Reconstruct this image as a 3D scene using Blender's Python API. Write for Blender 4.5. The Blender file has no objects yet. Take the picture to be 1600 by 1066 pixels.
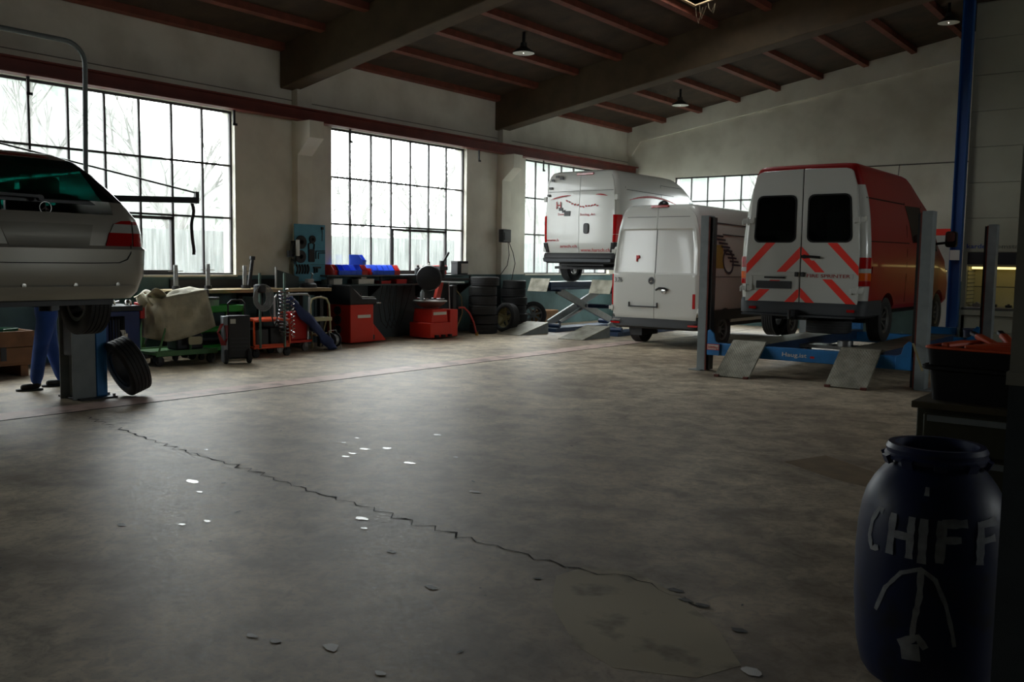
import bpy, bmesh, math, random
from mathutils import Vector, Matrix
random.seed(7)
SC = bpy.context.scene
COL = SC.collection
PI = math.pi
# ---------------------------------------------------------------- camera, sky, exposure
CAM_H = 1.62
def set_camera():
    yaw, pitch, roll = math.radians(37.67), math.radians(-4.95), math.radians(.823)
    f = Vector((-math.sin(yaw)*math.cos(pitch), math.cos(yaw)*math.cos(pitch), math.sin(pitch)))
    r = Vector((math.cos(yaw), math.sin(yaw), 0)); u = r.cross(f)
    r2 = r*math.cos(roll)+u*math.sin(roll); u2 = u*math.cos(roll)-r*math.sin(roll)
    cd = bpy.data.cameras.new('camera'); cd.sensor_fit = 'HORIZONTAL'; cd.sensor_width = 36
    cd.lens = 36*1430/1600; cd.clip_end = 300; cd.clip_start = .05
    co = bpy.data.objects.new('camera', cd); COL.objects.link(co)
    M = Matrix((r2, u2, -f)).transposed().to_4x4(); M.translation = (0, 0, CAM_H)
    co.matrix_world = M
    SC.camera = co
set_camera()
W = bpy.data.worlds.new('overcast_sky'); SC.world = W; W.use_nodes = True
bg = W.node_tree.nodes['Background']; bg.inputs[0].default_value = (1.0, .975, .955, 1); bg.inputs[1].default_value = 11.0
vs = SC.view_settings; vs.view_transform = 'Standard'; vs.look = 'None'; vs.gamma = 1; vs.use_curve_mapping = False; vs.exposure = 0.12
cy = SC.cycles; cy.use_denoising = True; cy.max_bounces = 10; cy.diffuse_bounces = 6; cy.glossy_bounces = 4; cy.transparent_max_bounces = 16
cy.sample_clamp_indirect = 6; cy.caustics_reflective = False; cy.caustics_refractive = False
def portal(loc, rot, sx, sy):
    l = bpy.data.lights.new('window_portal', 'AREA'); l.shape = 'RECTANGLE'; l.size = sx; l.size_y = sy; l.cycles.is_portal = True
    o = bpy.data.objects.new('window_portal', l); COL.objects.link(o); o.location = loc; o.rotation_euler = rot
# ---------------------------------------------------------------- materials
def lin(c): return tuple(((x/12.92) if x <= .04045 else ((x+.055)/1.055)**2.4) for x in c)
def rgb(r, g, b): return lin((r/255, g/255, b/255))
MATS = {}
def mat(name, c, rough=.5, metal=0, var=0, scale=6, bump=0, bscale=40, emit=0, spec=.5, dirt=None, dirt_amt=.5, coat=0):
    if name in MATS: return MATS[name]
    m = bpy.data.materials.new(name); m.use_nodes = True; nt = m.node_tree; b = nt.nodes['Principled BSDF']
    c4 = (*c, 1)
    b.inputs['Base Color'].default_value = c4; b.inputs['Roughness'].default_value = rough; b.inputs['Metallic'].default_value = metal
    b.inputs['Specular IOR Level'].default_value = spec
    if coat: b.inputs['Coat Weight'].default_value = coat; b.inputs['Coat Roughness'].default_value = .08
    if var or bump or dirt:
        tc = nt.nodes.new('ShaderNodeTexCoord')
        if var or dirt:
            n = nt.nodes.new('ShaderNodeTexNoise'); n.inputs['Scale'].default_value = scale; n.inputs['Detail'].default_value = 6
            nt.links.new(tc.outputs['Object'], n.inputs['Vector'])
            mx = nt.nodes.new('ShaderNodeMix'); mx.data_type = 'RGBA'
            d = dirt if dirt else tuple(x*(1-var) for x in c)
            e = c if dirt else tuple(min(1, x*(1+var)) for x in c)
            mx.inputs['A'].default_value = (*d, 1); mx.inputs['B'].default_value = (*e, 1)
            mr = nt.nodes.new('ShaderNodeMapRange')
            if dirt: mr.inputs['From Min'].default_value = .35; mr.inputs['From Max'].default_value = .35+.4*dirt_amt
            else: mr.inputs['From Min'].default_value = .3; mr.inputs['From Max'].default_value = .7
            nt.links.new(n.outputs['Fac'], mr.inputs['Value']); nt.links.new(mr.outputs['Result'], mx.inputs['Factor'])
            nt.links.new(mx.outputs['Result'], b.inputs['Base Color'])
        if bump:
            n2 = nt.nodes.new('ShaderNodeTexNoise'); n2.inputs['Scale'].default_value = bscale; n2.inputs['Detail'].default_value = 4
            nt.links.new(tc.outputs['Object'], n2.inputs['Vector'])
            bp = nt.nodes.new('ShaderNodeBump'); bp.inputs['Strength'].default_value = bump; bp.inputs['Distance'].default_value = .02
            nt.links.new(n2.outputs['Fac'], bp.inputs['Height']); nt.links.new(bp.outputs['Normal'], b.inputs['Normal'])
    if emit:
        b.inputs['Emission Color'].default_value = c4; b.inputs['Emission Strength'].default_value = emit
    MATS[name] = m
    return m
def glass(name, tint, clear, rough=.03):
    m = bpy.data.materials.new(name); m.use_nodes = True; nt = m.node_tree; nt.nodes.clear()
    o = nt.nodes.new('ShaderNodeOutputMaterial'); t = nt.nodes.new('ShaderNodeBsdfTransparent'); t.inputs[0].default_value = (*tint, 1)
    p = nt.nodes.new('ShaderNodeBsdfPrincipled'); p.inputs['Base Color'].default_value = (.004, .005, .005, 1); p.inputs['Roughness'].default_value = rough
    mx = nt.nodes.new('ShaderNodeMixShader'); mx.inputs[0].default_value = clear
    nt.links.new(p.outputs[0], mx.inputs[1]); nt.links.new(t.outputs[0], mx.inputs[2]); nt.links.new(mx.outputs[0], o.inputs[0])
    return m
def pane_mat():
    m = bpy.data.materials.new('dirty_pane'); m.use_nodes = True; nt = m.node_tree; nt.nodes.clear(); N = nt.nodes.new; Lk = nt.links.new
    o = N('ShaderNodeOutputMaterial'); t = N('ShaderNodeBsdfTransparent'); t.inputs[0].default_value = (.93, .97, .98, 1)
    d = N('ShaderNodeBsdfTranslucent'); d.inputs[0].default_value = (.86, .9, .88, 1)
    g = N('ShaderNodeBsdfGlossy'); g.inputs['Roughness'].default_value = .12; g.inputs[0].default_value = (.8, .8, .8, 1)
    geo = N('ShaderNodeNewGeometry'); mp = N('ShaderNodeMapping'); mp.inputs['Scale'].default_value = (9, 9, .8)
    n = N('ShaderNodeTexNoise'); n.inputs['Scale'].default_value = 2.2; n.inputs['Detail'].default_value = 5
    Lk(geo.outputs['Position'], mp.inputs[0]); Lk(mp.outputs[0], n.inputs['Vector'])
    mr = N('ShaderNodeMapRange'); mr.inputs['From Min'].default_value = .3; mr.inputs['From Max'].default_value = .75
    mr.inputs['To Min'].default_value = .04; mr.inputs['To Max'].default_value = .13
    Lk(n.outputs['Fac'], mr.inputs['Value'])
    a = N('ShaderNodeMixShader'); Lk(mr.outputs[0], a.inputs[0]); Lk(t.outputs[0], a.inputs[1]); Lk(d.outputs[0], a.inputs[2])
    b = N('ShaderNodeMixShader'); b.inputs[0].default_value = .05; Lk(a.outputs[0], b.inputs[1]); Lk(g.outputs[0], b.inputs[2]); Lk(b.outputs[0], o.inputs[0])
    return m
# ---------------------------------------------------------------- mesh builder
class MB:
    def __init__(s): s.v = []; s.f = []; s.m = []
    def add(s, v, f, mi=0):
        k = len(s.v); s.v += [tuple(p) for p in v]; s.f += [tuple(i+k for i in q) for q in f]; s.m += [mi]*len(f); return s
    def box(s, x0, x1, y0, y1, z0, z1, mi=0, M=None):
        v = [Vector((x, y, z)) for z in (z0, z1) for y in (y0, y1) for x in (x0, x1)]
        if M: v = [M @ p for p in v]
        return s.add(v, [(0, 2, 3, 1), (4, 5, 7, 6), (0, 1, 5, 4), (2, 6, 7, 3), (0, 4, 6, 2), (1, 3, 7, 5)], mi)
    def bar(s, p0, p1, w, h, mi=0, up=(0, 0, 1)):
        p0, p1 = Vector(p0), Vector(p1); d = (p1-p0).normalized(); up = Vector(up)
        if abs(d.dot(up)) > .99: up = Vector((1, 0, 0))
        sx = d.cross(up).normalized(); uz = sx.cross(d)
        v = [p+sx*a*w/2+uz*b*h/2 for p in (p0, p1) for a, b in ((-1, -1), (1, -1), (1, 1), (-1, 1))]
        return s.add(v, [(0, 3, 2, 1), (4, 5, 6, 7), (0, 1, 5, 4), (1, 2, 6, 5), (2, 3, 7, 6), (3, 0, 4, 7)], mi)
    def lathe(s, prof, org=(0, 0, 0), axis=(0, 0, 1), n=20, mi=0, closed=False):
        ax = Vector(axis).normalized(); t = Vector((1, 0, 0)) if abs(ax.x) < .9 else Vector((0, 1, 0))
        e1 = (t-ax*t.dot(ax)).normalized(); e2 = ax.cross(e1); org = Vector(org); v = []; f = []
        for r, h in prof:
            for i in range(n):
                a = 2*PI*i/n; v.append(org+ax*h+(e1*math.cos(a)+e2*math.sin(a))*r)
        P = len(prof)
        for j in range(P if closed else P-1):
            k = (j+1) % P
            for i in range(n):
                f.append((j*n+i, j*n+(i+1) % n, k*n+(i+1) % n, k*n+i))
        if not closed:
            if prof[0][0] > 1e-5: f.append(tuple(range(n))[::-1])
            if prof[-1][0] > 1e-5: f.append(tuple((P-1)*n+i for i in range(n)))
        return s.add(v, f, mi)
    def cyl(s, p0, p1, r0, r1=None, n=12, mi=0):
        p0, p1 = Vector(p0), Vector(p1); L = (p1-p0).length
        return s.lathe([(r0, 0), (r0 if r1 is None else r1, L)], p0, p1-p0, n, mi)
    def tube(s, pts, r, n=6, mi=0, closed=False):
        P = [Vector(p) for p in pts]; K = len(P); v = []; f = []; prev = None
        for i in range(K):
            a = P[(i-1) % K] if (closed or i) else P[0]; b = P[(i+1) % K] if (closed or i < K-1) else P[-1]
            d = (b-a).normalized()
            if prev is None:
                t = Vector((0, 0, 1)) if abs(d.z) < .9 else Vector((1, 0, 0)); e1 = (t-d*t.dot(d)).normalized()
            else:
                e1 = prev-d*prev.dot(d); e1 = e1.normalized() if e1.length > 1e-6 else d.orthogonal().normalized()
            prev = e1; e2 = d.cross(e1)
            for q in range(n):
                w = 2*PI*q/n; v.append(P[i]+(e1*math.cos(w)+e2*math.sin(w))*r)
        for i in range(K if closed else K-1):
            k = (i+1) % K
            for q in range(n): f.append((i*n+q, i*n+(q+1) % n, k*n+(q+1) % n, k*n+q))
        if not closed: f.append(tuple(range(n))[::-1]); f.append(tuple((K-1)*n+q for q in range(n)))
        return s.add(v, f, mi)
    def prism(s, poly, a0, a1, plane='xz', mi=0):
        def P(p, h): return {'xz': (p[0], h, p[1]), 'yz': (h, p[0], p[1]), 'xy': (p[0], p[1], h)}[plane]
        n = len(poly); v = [P(p, a0) for p in poly]+[P(p, a1) for p in poly]
        f = [tuple(range(n)), tuple(range(2*n-1, n-1, -1))]+[(i, (i+1) % n, n+(i+1) % n, n+i) for i in range(n)]
        return s.add(v, f, mi)
    def grid(s, fn, nu, nv, mi=0, wrap=False):
        v = [fn(i/nu, j/nv) for j in range(nv+1) for i in range(nu+1)]
        f = [(j*(nu+1)+i, j*(nu+1)+i+1, (j+1)*(nu+1)+i+1, (j+1)*(nu+1)+i) for j in range(nv) for i in range(nu)]
        return s.add(v, f, mi)
    def mesh(s, name, mats, smooth=.6):
        me = bpy.data.meshes.new(name); me.from_pydata(s.v, [], s.f)
        for m in (mats if isinstance(mats, (list, tuple)) else [mats]): me.materials.append(m)
        me.polygons.foreach_set('material_index', s.m)
        bm = bmesh.new(); bm.from_mesh(me); bmesh.ops.recalc_face_normals(bm, faces=bm.faces); bm.to_mesh(me); bm.free()
        if smooth:
            me.polygons.foreach_set('use_smooth', [True]*len(me.polygons)); me.set_sharp_from_angle(angle=smooth)
        me.update(); return me
    def build(s, name, mats, parent=None, loc=None, bevel=0, smooth=.6, label=None, seg=2, rot=None):
        o = bpy.data.objects.new(name, s.mesh(name, mats, smooth)); COL.objects.link(o)
        if parent: o.parent = parent
        if loc: o.location = loc
        if rot: o.rotation_euler = rot
        if bevel:
            b = o.modifiers.new('bevel', 'BEVEL'); b.width = bevel; b.segments = seg; b.limit_method = 'ANGLE'; b.angle_limit = .7
        if label: o['label'] = label
        return o
def tag(o, label, cat, group=None, kind=None):
    o['label'] = label; o['category'] = cat
    if group: o['group'] = group
    if kind: o['kind'] = kind
    return o
def thing(name, label, cat, loc=(0, 0, 0), rz=0, group=None):
    o = bpy.data.objects.new(name, None); COL.objects.link(o); o.location = loc; o.rotation_euler = (0, 0, rz); o.empty_display_size = .1
    return tag(o, label, cat, group)
def struct(name, mb, m, parent=None, **k):
    o = mb.build(name, m, parent, **k)
    if not parent: o['kind'] = 'structure'
    return o
def kids(o): return [c for c in COL.objects if c.parent == o]
def dup(o, loc, rz=None, label=None, group=None, parent=None):
    c = o.copy(); COL.objects.link(c)
    if parent: c.parent = parent
    else:
        c.location = loc
        if rz is not None: c.rotation_euler = (0, 0, rz)
    if label: c['label'] = label
    if group: c['group'] = group
    for ch in kids(o):
        d = ch.copy(); COL.objects.link(d); d.parent = c
        for g in kids(ch):
            e = g.copy(); COL.objects.link(e); e.parent = d
    return c
def boolcut(o, cutters):
    dg = bpy.context.evaluated_depsgraph_get(); cs = []
    for i, c in enumerate(cutters):
        co = bpy.data.objects.new('cutter', c.mesh('cutter', MATS['black_rubber'], 0)); COL.objects.link(co); cs.append(co)
        co.matrix_world = o.matrix_world.copy() if not o.parent else Matrix()
        b = o.modifiers.new('cut', 'BOOLEAN'); b.operation = 'DIFFERENCE'; b.object = co; b.solver = 'EXACT'
    par = o.parent; o.parent = None
    dg.update(); me = bpy.data.meshes.new_from_object(o.evaluated_get(dg)); o.modifiers.clear(); o.data = me; o.parent = par
    me.polygons.foreach_set('use_smooth', [True]*len(me.polygons)); me.set_sharp_from_angle(angle=.6)
    for co in cs: bpy.data.objects.remove(co)
def text(name, s, m, parent, M, width=None, height=.1, depth=.002, shear=0):
    cu = bpy.data.curves.new(name, 'FONT'); cu.body = s; cu.size = height*1.4; cu.extrude = depth; cu.shear = shear; cu.offset = height*.012; cu.align_x = 'LEFT'; cu.resolution_u = 2
    t = bpy.data.objects.new(name, cu); COL.objects.link(t); dg = bpy.context.evaluated_depsgraph_get(); dg.update()
    me = bpy.data.meshes.new_from_object(t.evaluated_get(dg)); bpy.data.objects.remove(t)
    xs = [v.co.x for v in me.vertices]; sc = width/(max(xs)-min(xs)) if width else 1
    for v in me.vertices: v.co.x = (v.co.x-min(xs))*sc
    me.transform(M); me.materials.clear(); me.materials.append(m); me.name = name
    o = bpy.data.objects.new(name, me); COL.objects.link(o); o.parent = parent; return o
def rear_frame(x, y, z): # text plane facing -y
    return Matrix.Translation((x, y, z)) @ Matrix.Rotation(PI/2, 4, 'X')
def side_frame(x, y, z): # text plane facing +x
    return Matrix.Translation((x, y, z)) @ Matrix.Rotation(PI/2, 4, 'Z') @ Matrix.Rotation(PI/2, 4, 'X')
def rrect(x0, x1, z0, z1, r, n=4):
    p = []
    for cx, cz, a0 in ((x1-r, z1-r, 0), (x0+r, z1-r, 90), (x0+r, z0+r, 180), (x1-r, z0+r, 270)):
        for i in range(n+1):
            a = math.radians(a0+90*i/n); p.append((cx+r*math.cos(a), cz+r*math.sin(a)))
    return p
# shared materials
M_rub = mat('black_rubber', rgb(24, 24, 25), .75, bump=.15, bscale=60)
M_tyre = mat('tyre_rubber', rgb(40, 40, 41), .7, var=.25, scale=8)
M_dark = mat('dark_plastic', rgb(36, 38, 42), .55)
M_steel = mat('bare_steel', rgb(150, 150, 148), .35, .9, var=.15)
M_chrome = mat('chrome', rgb(205, 205, 205), .18, 1)
M_blk = mat('black_paint', rgb(18, 18, 20), .45)
M_white = mat('white_paint', rgb(205, 206, 200), .35)
M_red = mat('red_plastic', rgb(190, 24, 20), .4)
M_vanwhite = mat('white_car_paint', rgb(206, 207, 201), .25, coat=.5)
M_seam = mat('seam_black', rgb(10, 10, 11), .8)
M_alu = mat('alloy', rgb(160, 160, 158), .4, .8)
M_amber = mat('amber_lens', rgb(225, 95, 15), .2)
M_lens = mat('red_lens', rgb(175, 12, 14), .15, coat=.5)
M_clear = mat('clear_lens', rgb(190, 190, 185), .15, coat=.5)
M_checker = None
# ---------------------------------------------------------------- structure
WX = -13.9; YE = 23.4; XR = 9.0; YB = -7.5; ZP = 1.31; SL = .165; Z0 = 5.5; RIDGE = 1.0
def ceil_z(x): return Z0+SL*(x-WX) if x <= RIDGE else Z0+SL*(RIDGE-WX)-SL*(x-RIDGE)
def wall_mat():
    m = bpy.data.materials.new('painted_wall'); m.use_nodes = True; nt = m.node_tree; b = nt.nodes['Principled BSDF']; N = nt.nodes.new; L = nt.links.new
    g = N('ShaderNodeNewGeometry'); s = N('ShaderNodeSeparateXYZ'); L(g.outputs['Position'], s.inputs[0])
    gt = N('ShaderNodeMath'); gt.operation = 'GREATER_THAN'; gt.inputs[1].default_value = ZP; L(s.outputs['Z'], gt.inputs[0])
    n = N('ShaderNodeTexNoise'); n.inputs['Scale'].default_value = 1.6; n.inputs['Detail'].default_value = 7; L(g.outputs['Position'], n.inputs['Vector'])
    mr = N('ShaderNodeMapRange'); mr.inputs['From Min'].default_value = .32; mr.inputs['From Max'].default_value = .6; L(n.outputs['Fac'], mr.inputs['Value'])
    def mix(a, c):
        k = N('ShaderNodeMix'); k.data_type = 'RGBA'; k.inputs['A'].default_value = (*a, 1); k.inputs['B'].default_value = (*c, 1); L(mr.outputs[0], k.inputs['Factor']); return k
    up = mix(rgb(206, 202, 188), rgb(224, 221, 208)); lo = mix(rgb(62, 88, 90), rgb(86, 116, 118))
    k = N('ShaderNodeMix'); k.data_type = 'RGBA'; L(gt.outputs[0], k.inputs['Factor']); L(lo.outputs['Result'], k.inputs['A']); L(up.outputs['Result'], k.inputs['B'])
    L(k.outputs['Result'], b.inputs['Base Color']); b.inputs['Roughness'].default_value = .6
    bp = N('ShaderNodeBump'); bp.inputs['Strength'].default_value = .12; bp.inputs['Distance'].default_value = .02
    n2 = N('ShaderNodeTexNoise'); n2.inputs['Scale'].default_value = 9; L(g.outputs['Position'], n2.inputs['Vector']); L(n2.outputs['Fac'], bp.inputs['Height']); L(bp.outputs['Normal'], b.inputs['Normal'])
    return m
M_wall = wall_mat()
def floor_mat():
    m = bpy.data.materials.new('worn_concrete'); m.use_nodes = True; nt = m.node_tree; b = nt.nodes['Principled BSDF']; N = nt.nodes.new; L = nt.links.new
    g = N('ShaderNodeNewGeometry')
    def noise(sc, det, dist=0):
        n = N('ShaderNodeTexNoise'); n.inputs['Scale'].default_value = sc; n.inputs['Detail'].default_value = det; n.inputs['Distortion'].default_value = dist
        L(g.outputs['Position'], n.inputs['Vector']); return n
    n1 = noise(.55, 8, .6); n2 = noise(3.2, 8, .4); n3 = noise(38, 5)
    r1 = N('ShaderNodeValToRGB'); e = r1.color_ramp.elements; e[0].position = .32; e[0].color = (*rgb(152, 136, 114), 1); e[1].position = .68; e[1].color = (*rgb(216, 201, 174), 1)
    L(n1.outputs['Fac'], r1.inputs[0])
    r2 = N('ShaderNodeValToRGB'); e = r2.color_ramp.elements; e[0].position = .34; e[0].color = (.44, .41, .38, 1); e[1].position = .6; e[1].color = (1, 1, 1, 1)
    L(n2.outputs['Fac'], r2.inputs[0])
    r3 = N('ShaderNodeValToRGB'); e = r3.color_ramp.elements; e[0].position = .30; e[0].color = (.5, .47, .44, 1); e[1].position = .46; e[1].color = (1, 1, 1, 1)
    L(n3.outputs['Fac'], r3.inputs[0])
    a = N('ShaderNodeMix'); a.data_type = 'RGBA'; a.blend_type = 'MULTIPLY'; a.inputs['Factor'].default_value = .85; L(r1.outputs[0], a.inputs['A']); L(r2.outputs[0], a.inputs['B'])
    c = N('ShaderNodeMix'); c.data_type = 'RGBA'; c.blend_type = 'MULTIPLY'; c.inputs['Factor'].default_value = .7; L(a.outputs['Result'], c.inputs['A']); L(r3.outputs[0], c.inputs['B'])
    n4 = noise(11, 9, 1.2); r4 = N('ShaderNodeValToRGB'); e = r4.color_ramp.elements; e[0].position = .36; e[0].color = (.55, .51, .46, 1); e[1].position = .58; e[1].color = (1.08, 1.06, 1.03, 1); L(n4.outputs['Fac'], r4.inputs[0])
    q = N('ShaderNodeMix'); q.data_type = 'RGBA'; q.blend_type = 'MULTIPLY'; q.inputs['Factor'].default_value = .6; L(c.outputs['Result'], q.inputs['A']); L(r4.outputs[0], q.inputs['B'])
    L(q.outputs['Result'], b.inputs['Base Color'])
    mr = N('ShaderNodeMapRange'); mr.inputs['From Min'].default_value = .3; mr.inputs['From Max'].default_value = .7; mr.inputs['To Min'].default_value = .44; mr.inputs['To Max'].default_value = .60
    L(n3.outputs['Fac'], mr.inputs['Value']); L(mr.outputs[0], b.inputs['Roughness'])
    bp = N('ShaderNodeBump'); bp.inputs['Strength'].default_value = .12; bp.inputs['Distance'].default_value = .004
    L(n3.outputs['Fac'], bp.inputs['Height']); L(bp.outputs['Normal'], b.inputs['Normal'])
    b.inputs['Specular IOR Level'].default_value = .7
    return m
M_floor = floor_mat()
M_beam = mat('beam_concrete', rgb(84, 69, 50), .8, var=.2, scale=3, bump=.1)
M_purlin = mat('purlin_wood', rgb(112, 58, 42), .7, var=.25, scale=5)
M_board = mat('ceiling_board', rgb(62, 48, 34), .9, var=.35, scale=2.2, bump=.3, bscale=25)
M_crane = mat('oxide_red_steel', rgb(104, 40, 30), .55, var=.2, scale=3)
M_frame = mat('window_steel', rgb(52, 48, 50), .55, var=.2)
M_pane = pane_mat()
M_sill = mat('sill_white', rgb(200, 198, 184), .6)
floor = struct('floor', MB().box(-14.3, XR+.3, YB-.3, YE+.4, -.2, 0), M_floor, smooth=0)
# floor details: pink channel strip, joint, crack, repaired patches, paint spots
M_strip = mat('pink_concrete', rgb(206, 178, 166), .5, var=.15, scale=3, dirt=rgb(150, 126, 114), dirt_amt=.4)
struct('channel_cover', MB().box(-9.78, -9.345, YB, 16.6, 0, .004), M_strip, floor, smooth=0, label='pinkish concrete strip along the floor')
struct('floor_joint', MB().box(-9.345, -9.325, YB, 23, 0, .003), M_seam, floor, smooth=0, label='black joint line beside the pink strip')
crk = [(-8.95, 4.6), (-8.21, 4.5), (-7.34, 4.37), (-6.56, 4.3), (-5.7, 4.23), (-5.04, 4.13), (-4.69, 4.11), (-4.24, 4.09), (-3.77, 4.02), (-3.46, 4.01), (-3.11, 3.99), (-2.87, 3.97), (-2.61, 3.96), (-2.27, 4.05), (-2.04, 3.95), (-1.73, 3.88)]
rc = random.Random(3); pts = []
for (x0, y0), (x1, y1) in zip(crk, crk[1:]):
    k = max(2, int(abs(x1-x0)/.06))
    for i in range(k):
        t = i/k; x = x0+(x1-x0)*t; y = y0+(y1-y0)*t
        ph = (x*5.2) % 1; zz = (.10*(ph/.75-.5) if ph < .75 else .10*(.5-(ph-.75)/.25)) if x < -3.4 else .03*math.sin(x*31)
        pts.append((x, y+zz*.8+rc.uniform(-.012, .012), rc.choice((.003, .004, .006, .011)) if x < -3.4 else rc.uniform(.001, .007)))
mb = MB(); v = []; fq = []
for x, y, w in pts: v += [(x, y-w, .0025), (x, y+w, .0025)]
for i in range(len(pts)-1): fq.append((2*i, 2*i+2, 2*i+3, 2*i+1))
mb.add(v, fq)
struct('floor_crack', mb, mat('crack_black', rgb(26, 23, 21), .9), floor, smooth=0, label='zigzag crack running across the concrete')
def blob(mb, cx, cy, r, z, n=9, ecc=1, a0=0):
    v = []
    for i in range(n):
        a = 2*PI*i/n; q = r*random.uniform(.7, 1.25); p = (q*math.cos(a)*ecc, q*math.sin(a)/ecc)
        v.append((cx+p[0]*math.cos(a0)-p[1]*math.sin(a0), cy+p[0]*math.sin(a0)+p[1]*math.cos(a0), z))
    mb.add(v, [tuple(range(n))])
mb = MB()
sp = [(-6.13, 5.65), (-6.06, 5.43), (-5.72, 5.36), (-5.66, 5.17), (-5.61, 5.05), (-5.6, 5.51), (-5.05, 5.22), (-4.92, 5.63), (-6.44, 7.57), (-5.69, 6.25), (-6.69, 4.46), (-5.8, 3.75), (-5.5, 3.61), (-3.2, 2.34), (-3.08, 2.37), (-2.85, 2.48), (-4.06, 4.86), (-4.17, 3.88), (-4.0, 3.75), (-4.84, 3.23), (-4.9, 3.09), (-1.39, 3.39), (-2.52, 2.44)]
for x, y in sp: blob(mb, x, y, random.uniform(.018, .042), .003, ecc=1.3)
for x, y, r in ((-5.05, 5.22, .04), (-5.8, 3.75, .05), (-3.2, 2.34, .025)): blob(mb, x, y, r, .0032, ecc=1.4)
o = struct('paint_splash', mb, mat('white_splash', rgb(240, 240, 238), .25), floor, smooth=0, label='white paint spots scattered on the floor'); o['kind'] = 'stuff'
mb = MB()
for i in range(60):
    x = random.uniform(-8, -1); y = random.uniform(1.5, 9)
    blob(mb, x, y, random.uniform(.006, .02), .0028, n=7, ecc=random.uniform(1, 1.8), a0=random.uniform(0, 3))
for x, y in ((-5.16, 2.85), (-3.56, 3.54), (-3.01, 3.27), (-2.05, 4.02), (-1.95, 3.93), (-1.86, 3.92), (-1.6, 3.75)): blob(mb, x, y, .03, .003, ecc=1.3)
o = struct('oil_spot', mb, mat('oil_dark', rgb(30, 27, 24), .5), floor, smooth=0, label='small dark oil spots on the floor'); o['kind'] = 'stuff'
M_patch = mat('pale_screed', rgb(186, 174, 146), .6, var=.2, scale=4, dirt=rgb(140, 128, 108), dirt_amt=.3)
pat = [(-2.63, 3.81), (-2.5, 3.6), (-2.39, 3.44), (-2.06, 3.15), (-1.83, 3.07), (-1.53, 3.2), (-1.44, 3.42), (-1.69, 3.72), (-2.01, 3.97), (-2.32, 4.12), (-2.59, 4.05)]
struct('repair_patch', MB().prism(pat, 0, .0009, 'xy'), M_patch, floor, smooth=0, label='pale rounded screed patch near the camera')
struct('repair_patch', MB().prism([(-2.77, 7.3), (-2.59, 7.79), (-2.08, 7.41), (-1.89, 6.84), (-2.26, 6.97)], 0, .0015, 'xy'), mat('brown_screed', rgb(128, 108, 80), .7, var=.2), floor, smooth=0, label='brownish patch farther right')
# walls
WR = [(-.3, 3.73), (5.87, 9.93), (12.15, 16.21), (18.46, 22.5)]
mb = MB(); WT = .36
ys = [YB-.3]+[q for a in WR for q in a]+[YE+.3]
mb.box(WX-WT, WX, YB-.3, YE+.3, -.1, 1.31)
mb.box(WX-WT, WX, YB-.3, YE+.3, 4.19, Z0+.25)
for i in range(0, len(ys), 2): mb.box(WX-WT, WX, ys[i], ys[i+1], 1.31, 4.19)
struct('wall_left', mb, M_wall, smooth=0)
# end wall with window 4
W4 = (-12.37, -7.93); mb = MB()
def gable(x0, x1, zb):
    xs = [x0]+([RIDGE] if x0 < RIDGE < x1 else [])+[x1]
    return [(x0, zb)]+[(x1, zb)]+[(x, ceil_z(x)+.1) for x in xs[::-1]]
mb.box(WX, W4[0], YE, YE+.3, -.1, 4.05); mb.box(W4[1], XR, YE, YE+.3, -.1, 4.05); mb.box(W4[0], W4[1], YE, YE+.3, -.1, 1.31)
mb.prism(gable(WX, XR, 4.05), YE, YE+.3)
mb.prism([(-13.47, 5.11), (RIDGE, 5.11+.156*(RIDGE+13.47)), (RIDGE, ceil_z(RIDGE)+.05), (-13.47, ceil_z(-13.47)+.05)], YE-.07, YE)
mb.prism([(WX, 4.72), (-13.75, 4.72), (-13.47, 5.11), (-13.47, ceil_z(-13.47)+.05), (WX, Z0+.05)], YE-.07, YE)
struct('wall_end', mb, M_wall, smooth=0)
mb = MB(); mb.prism(gable(WX-.3, XR+.3, -.1), YB-.3, YB); struct('wall_back', mb, M_wall, smooth=0)
RW = (9.0, 14.0, 2.3, 3.7); mb = MB()
mb.box(XR, XR+.3, YB-.3, YE+.3, -.1, RW[2]); mb.box(XR, XR+.3, YB-.3, YE+.3, RW[3], ceil_z(XR)+.2); mb.box(XR, XR+.3, YB-.3, RW[0], RW[2], RW[3]); mb.box(XR, XR+.3, RW[1], YE+.3, RW[2], RW[3])
struct('wall_right', mb, M_wall, smooth=0)
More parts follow.
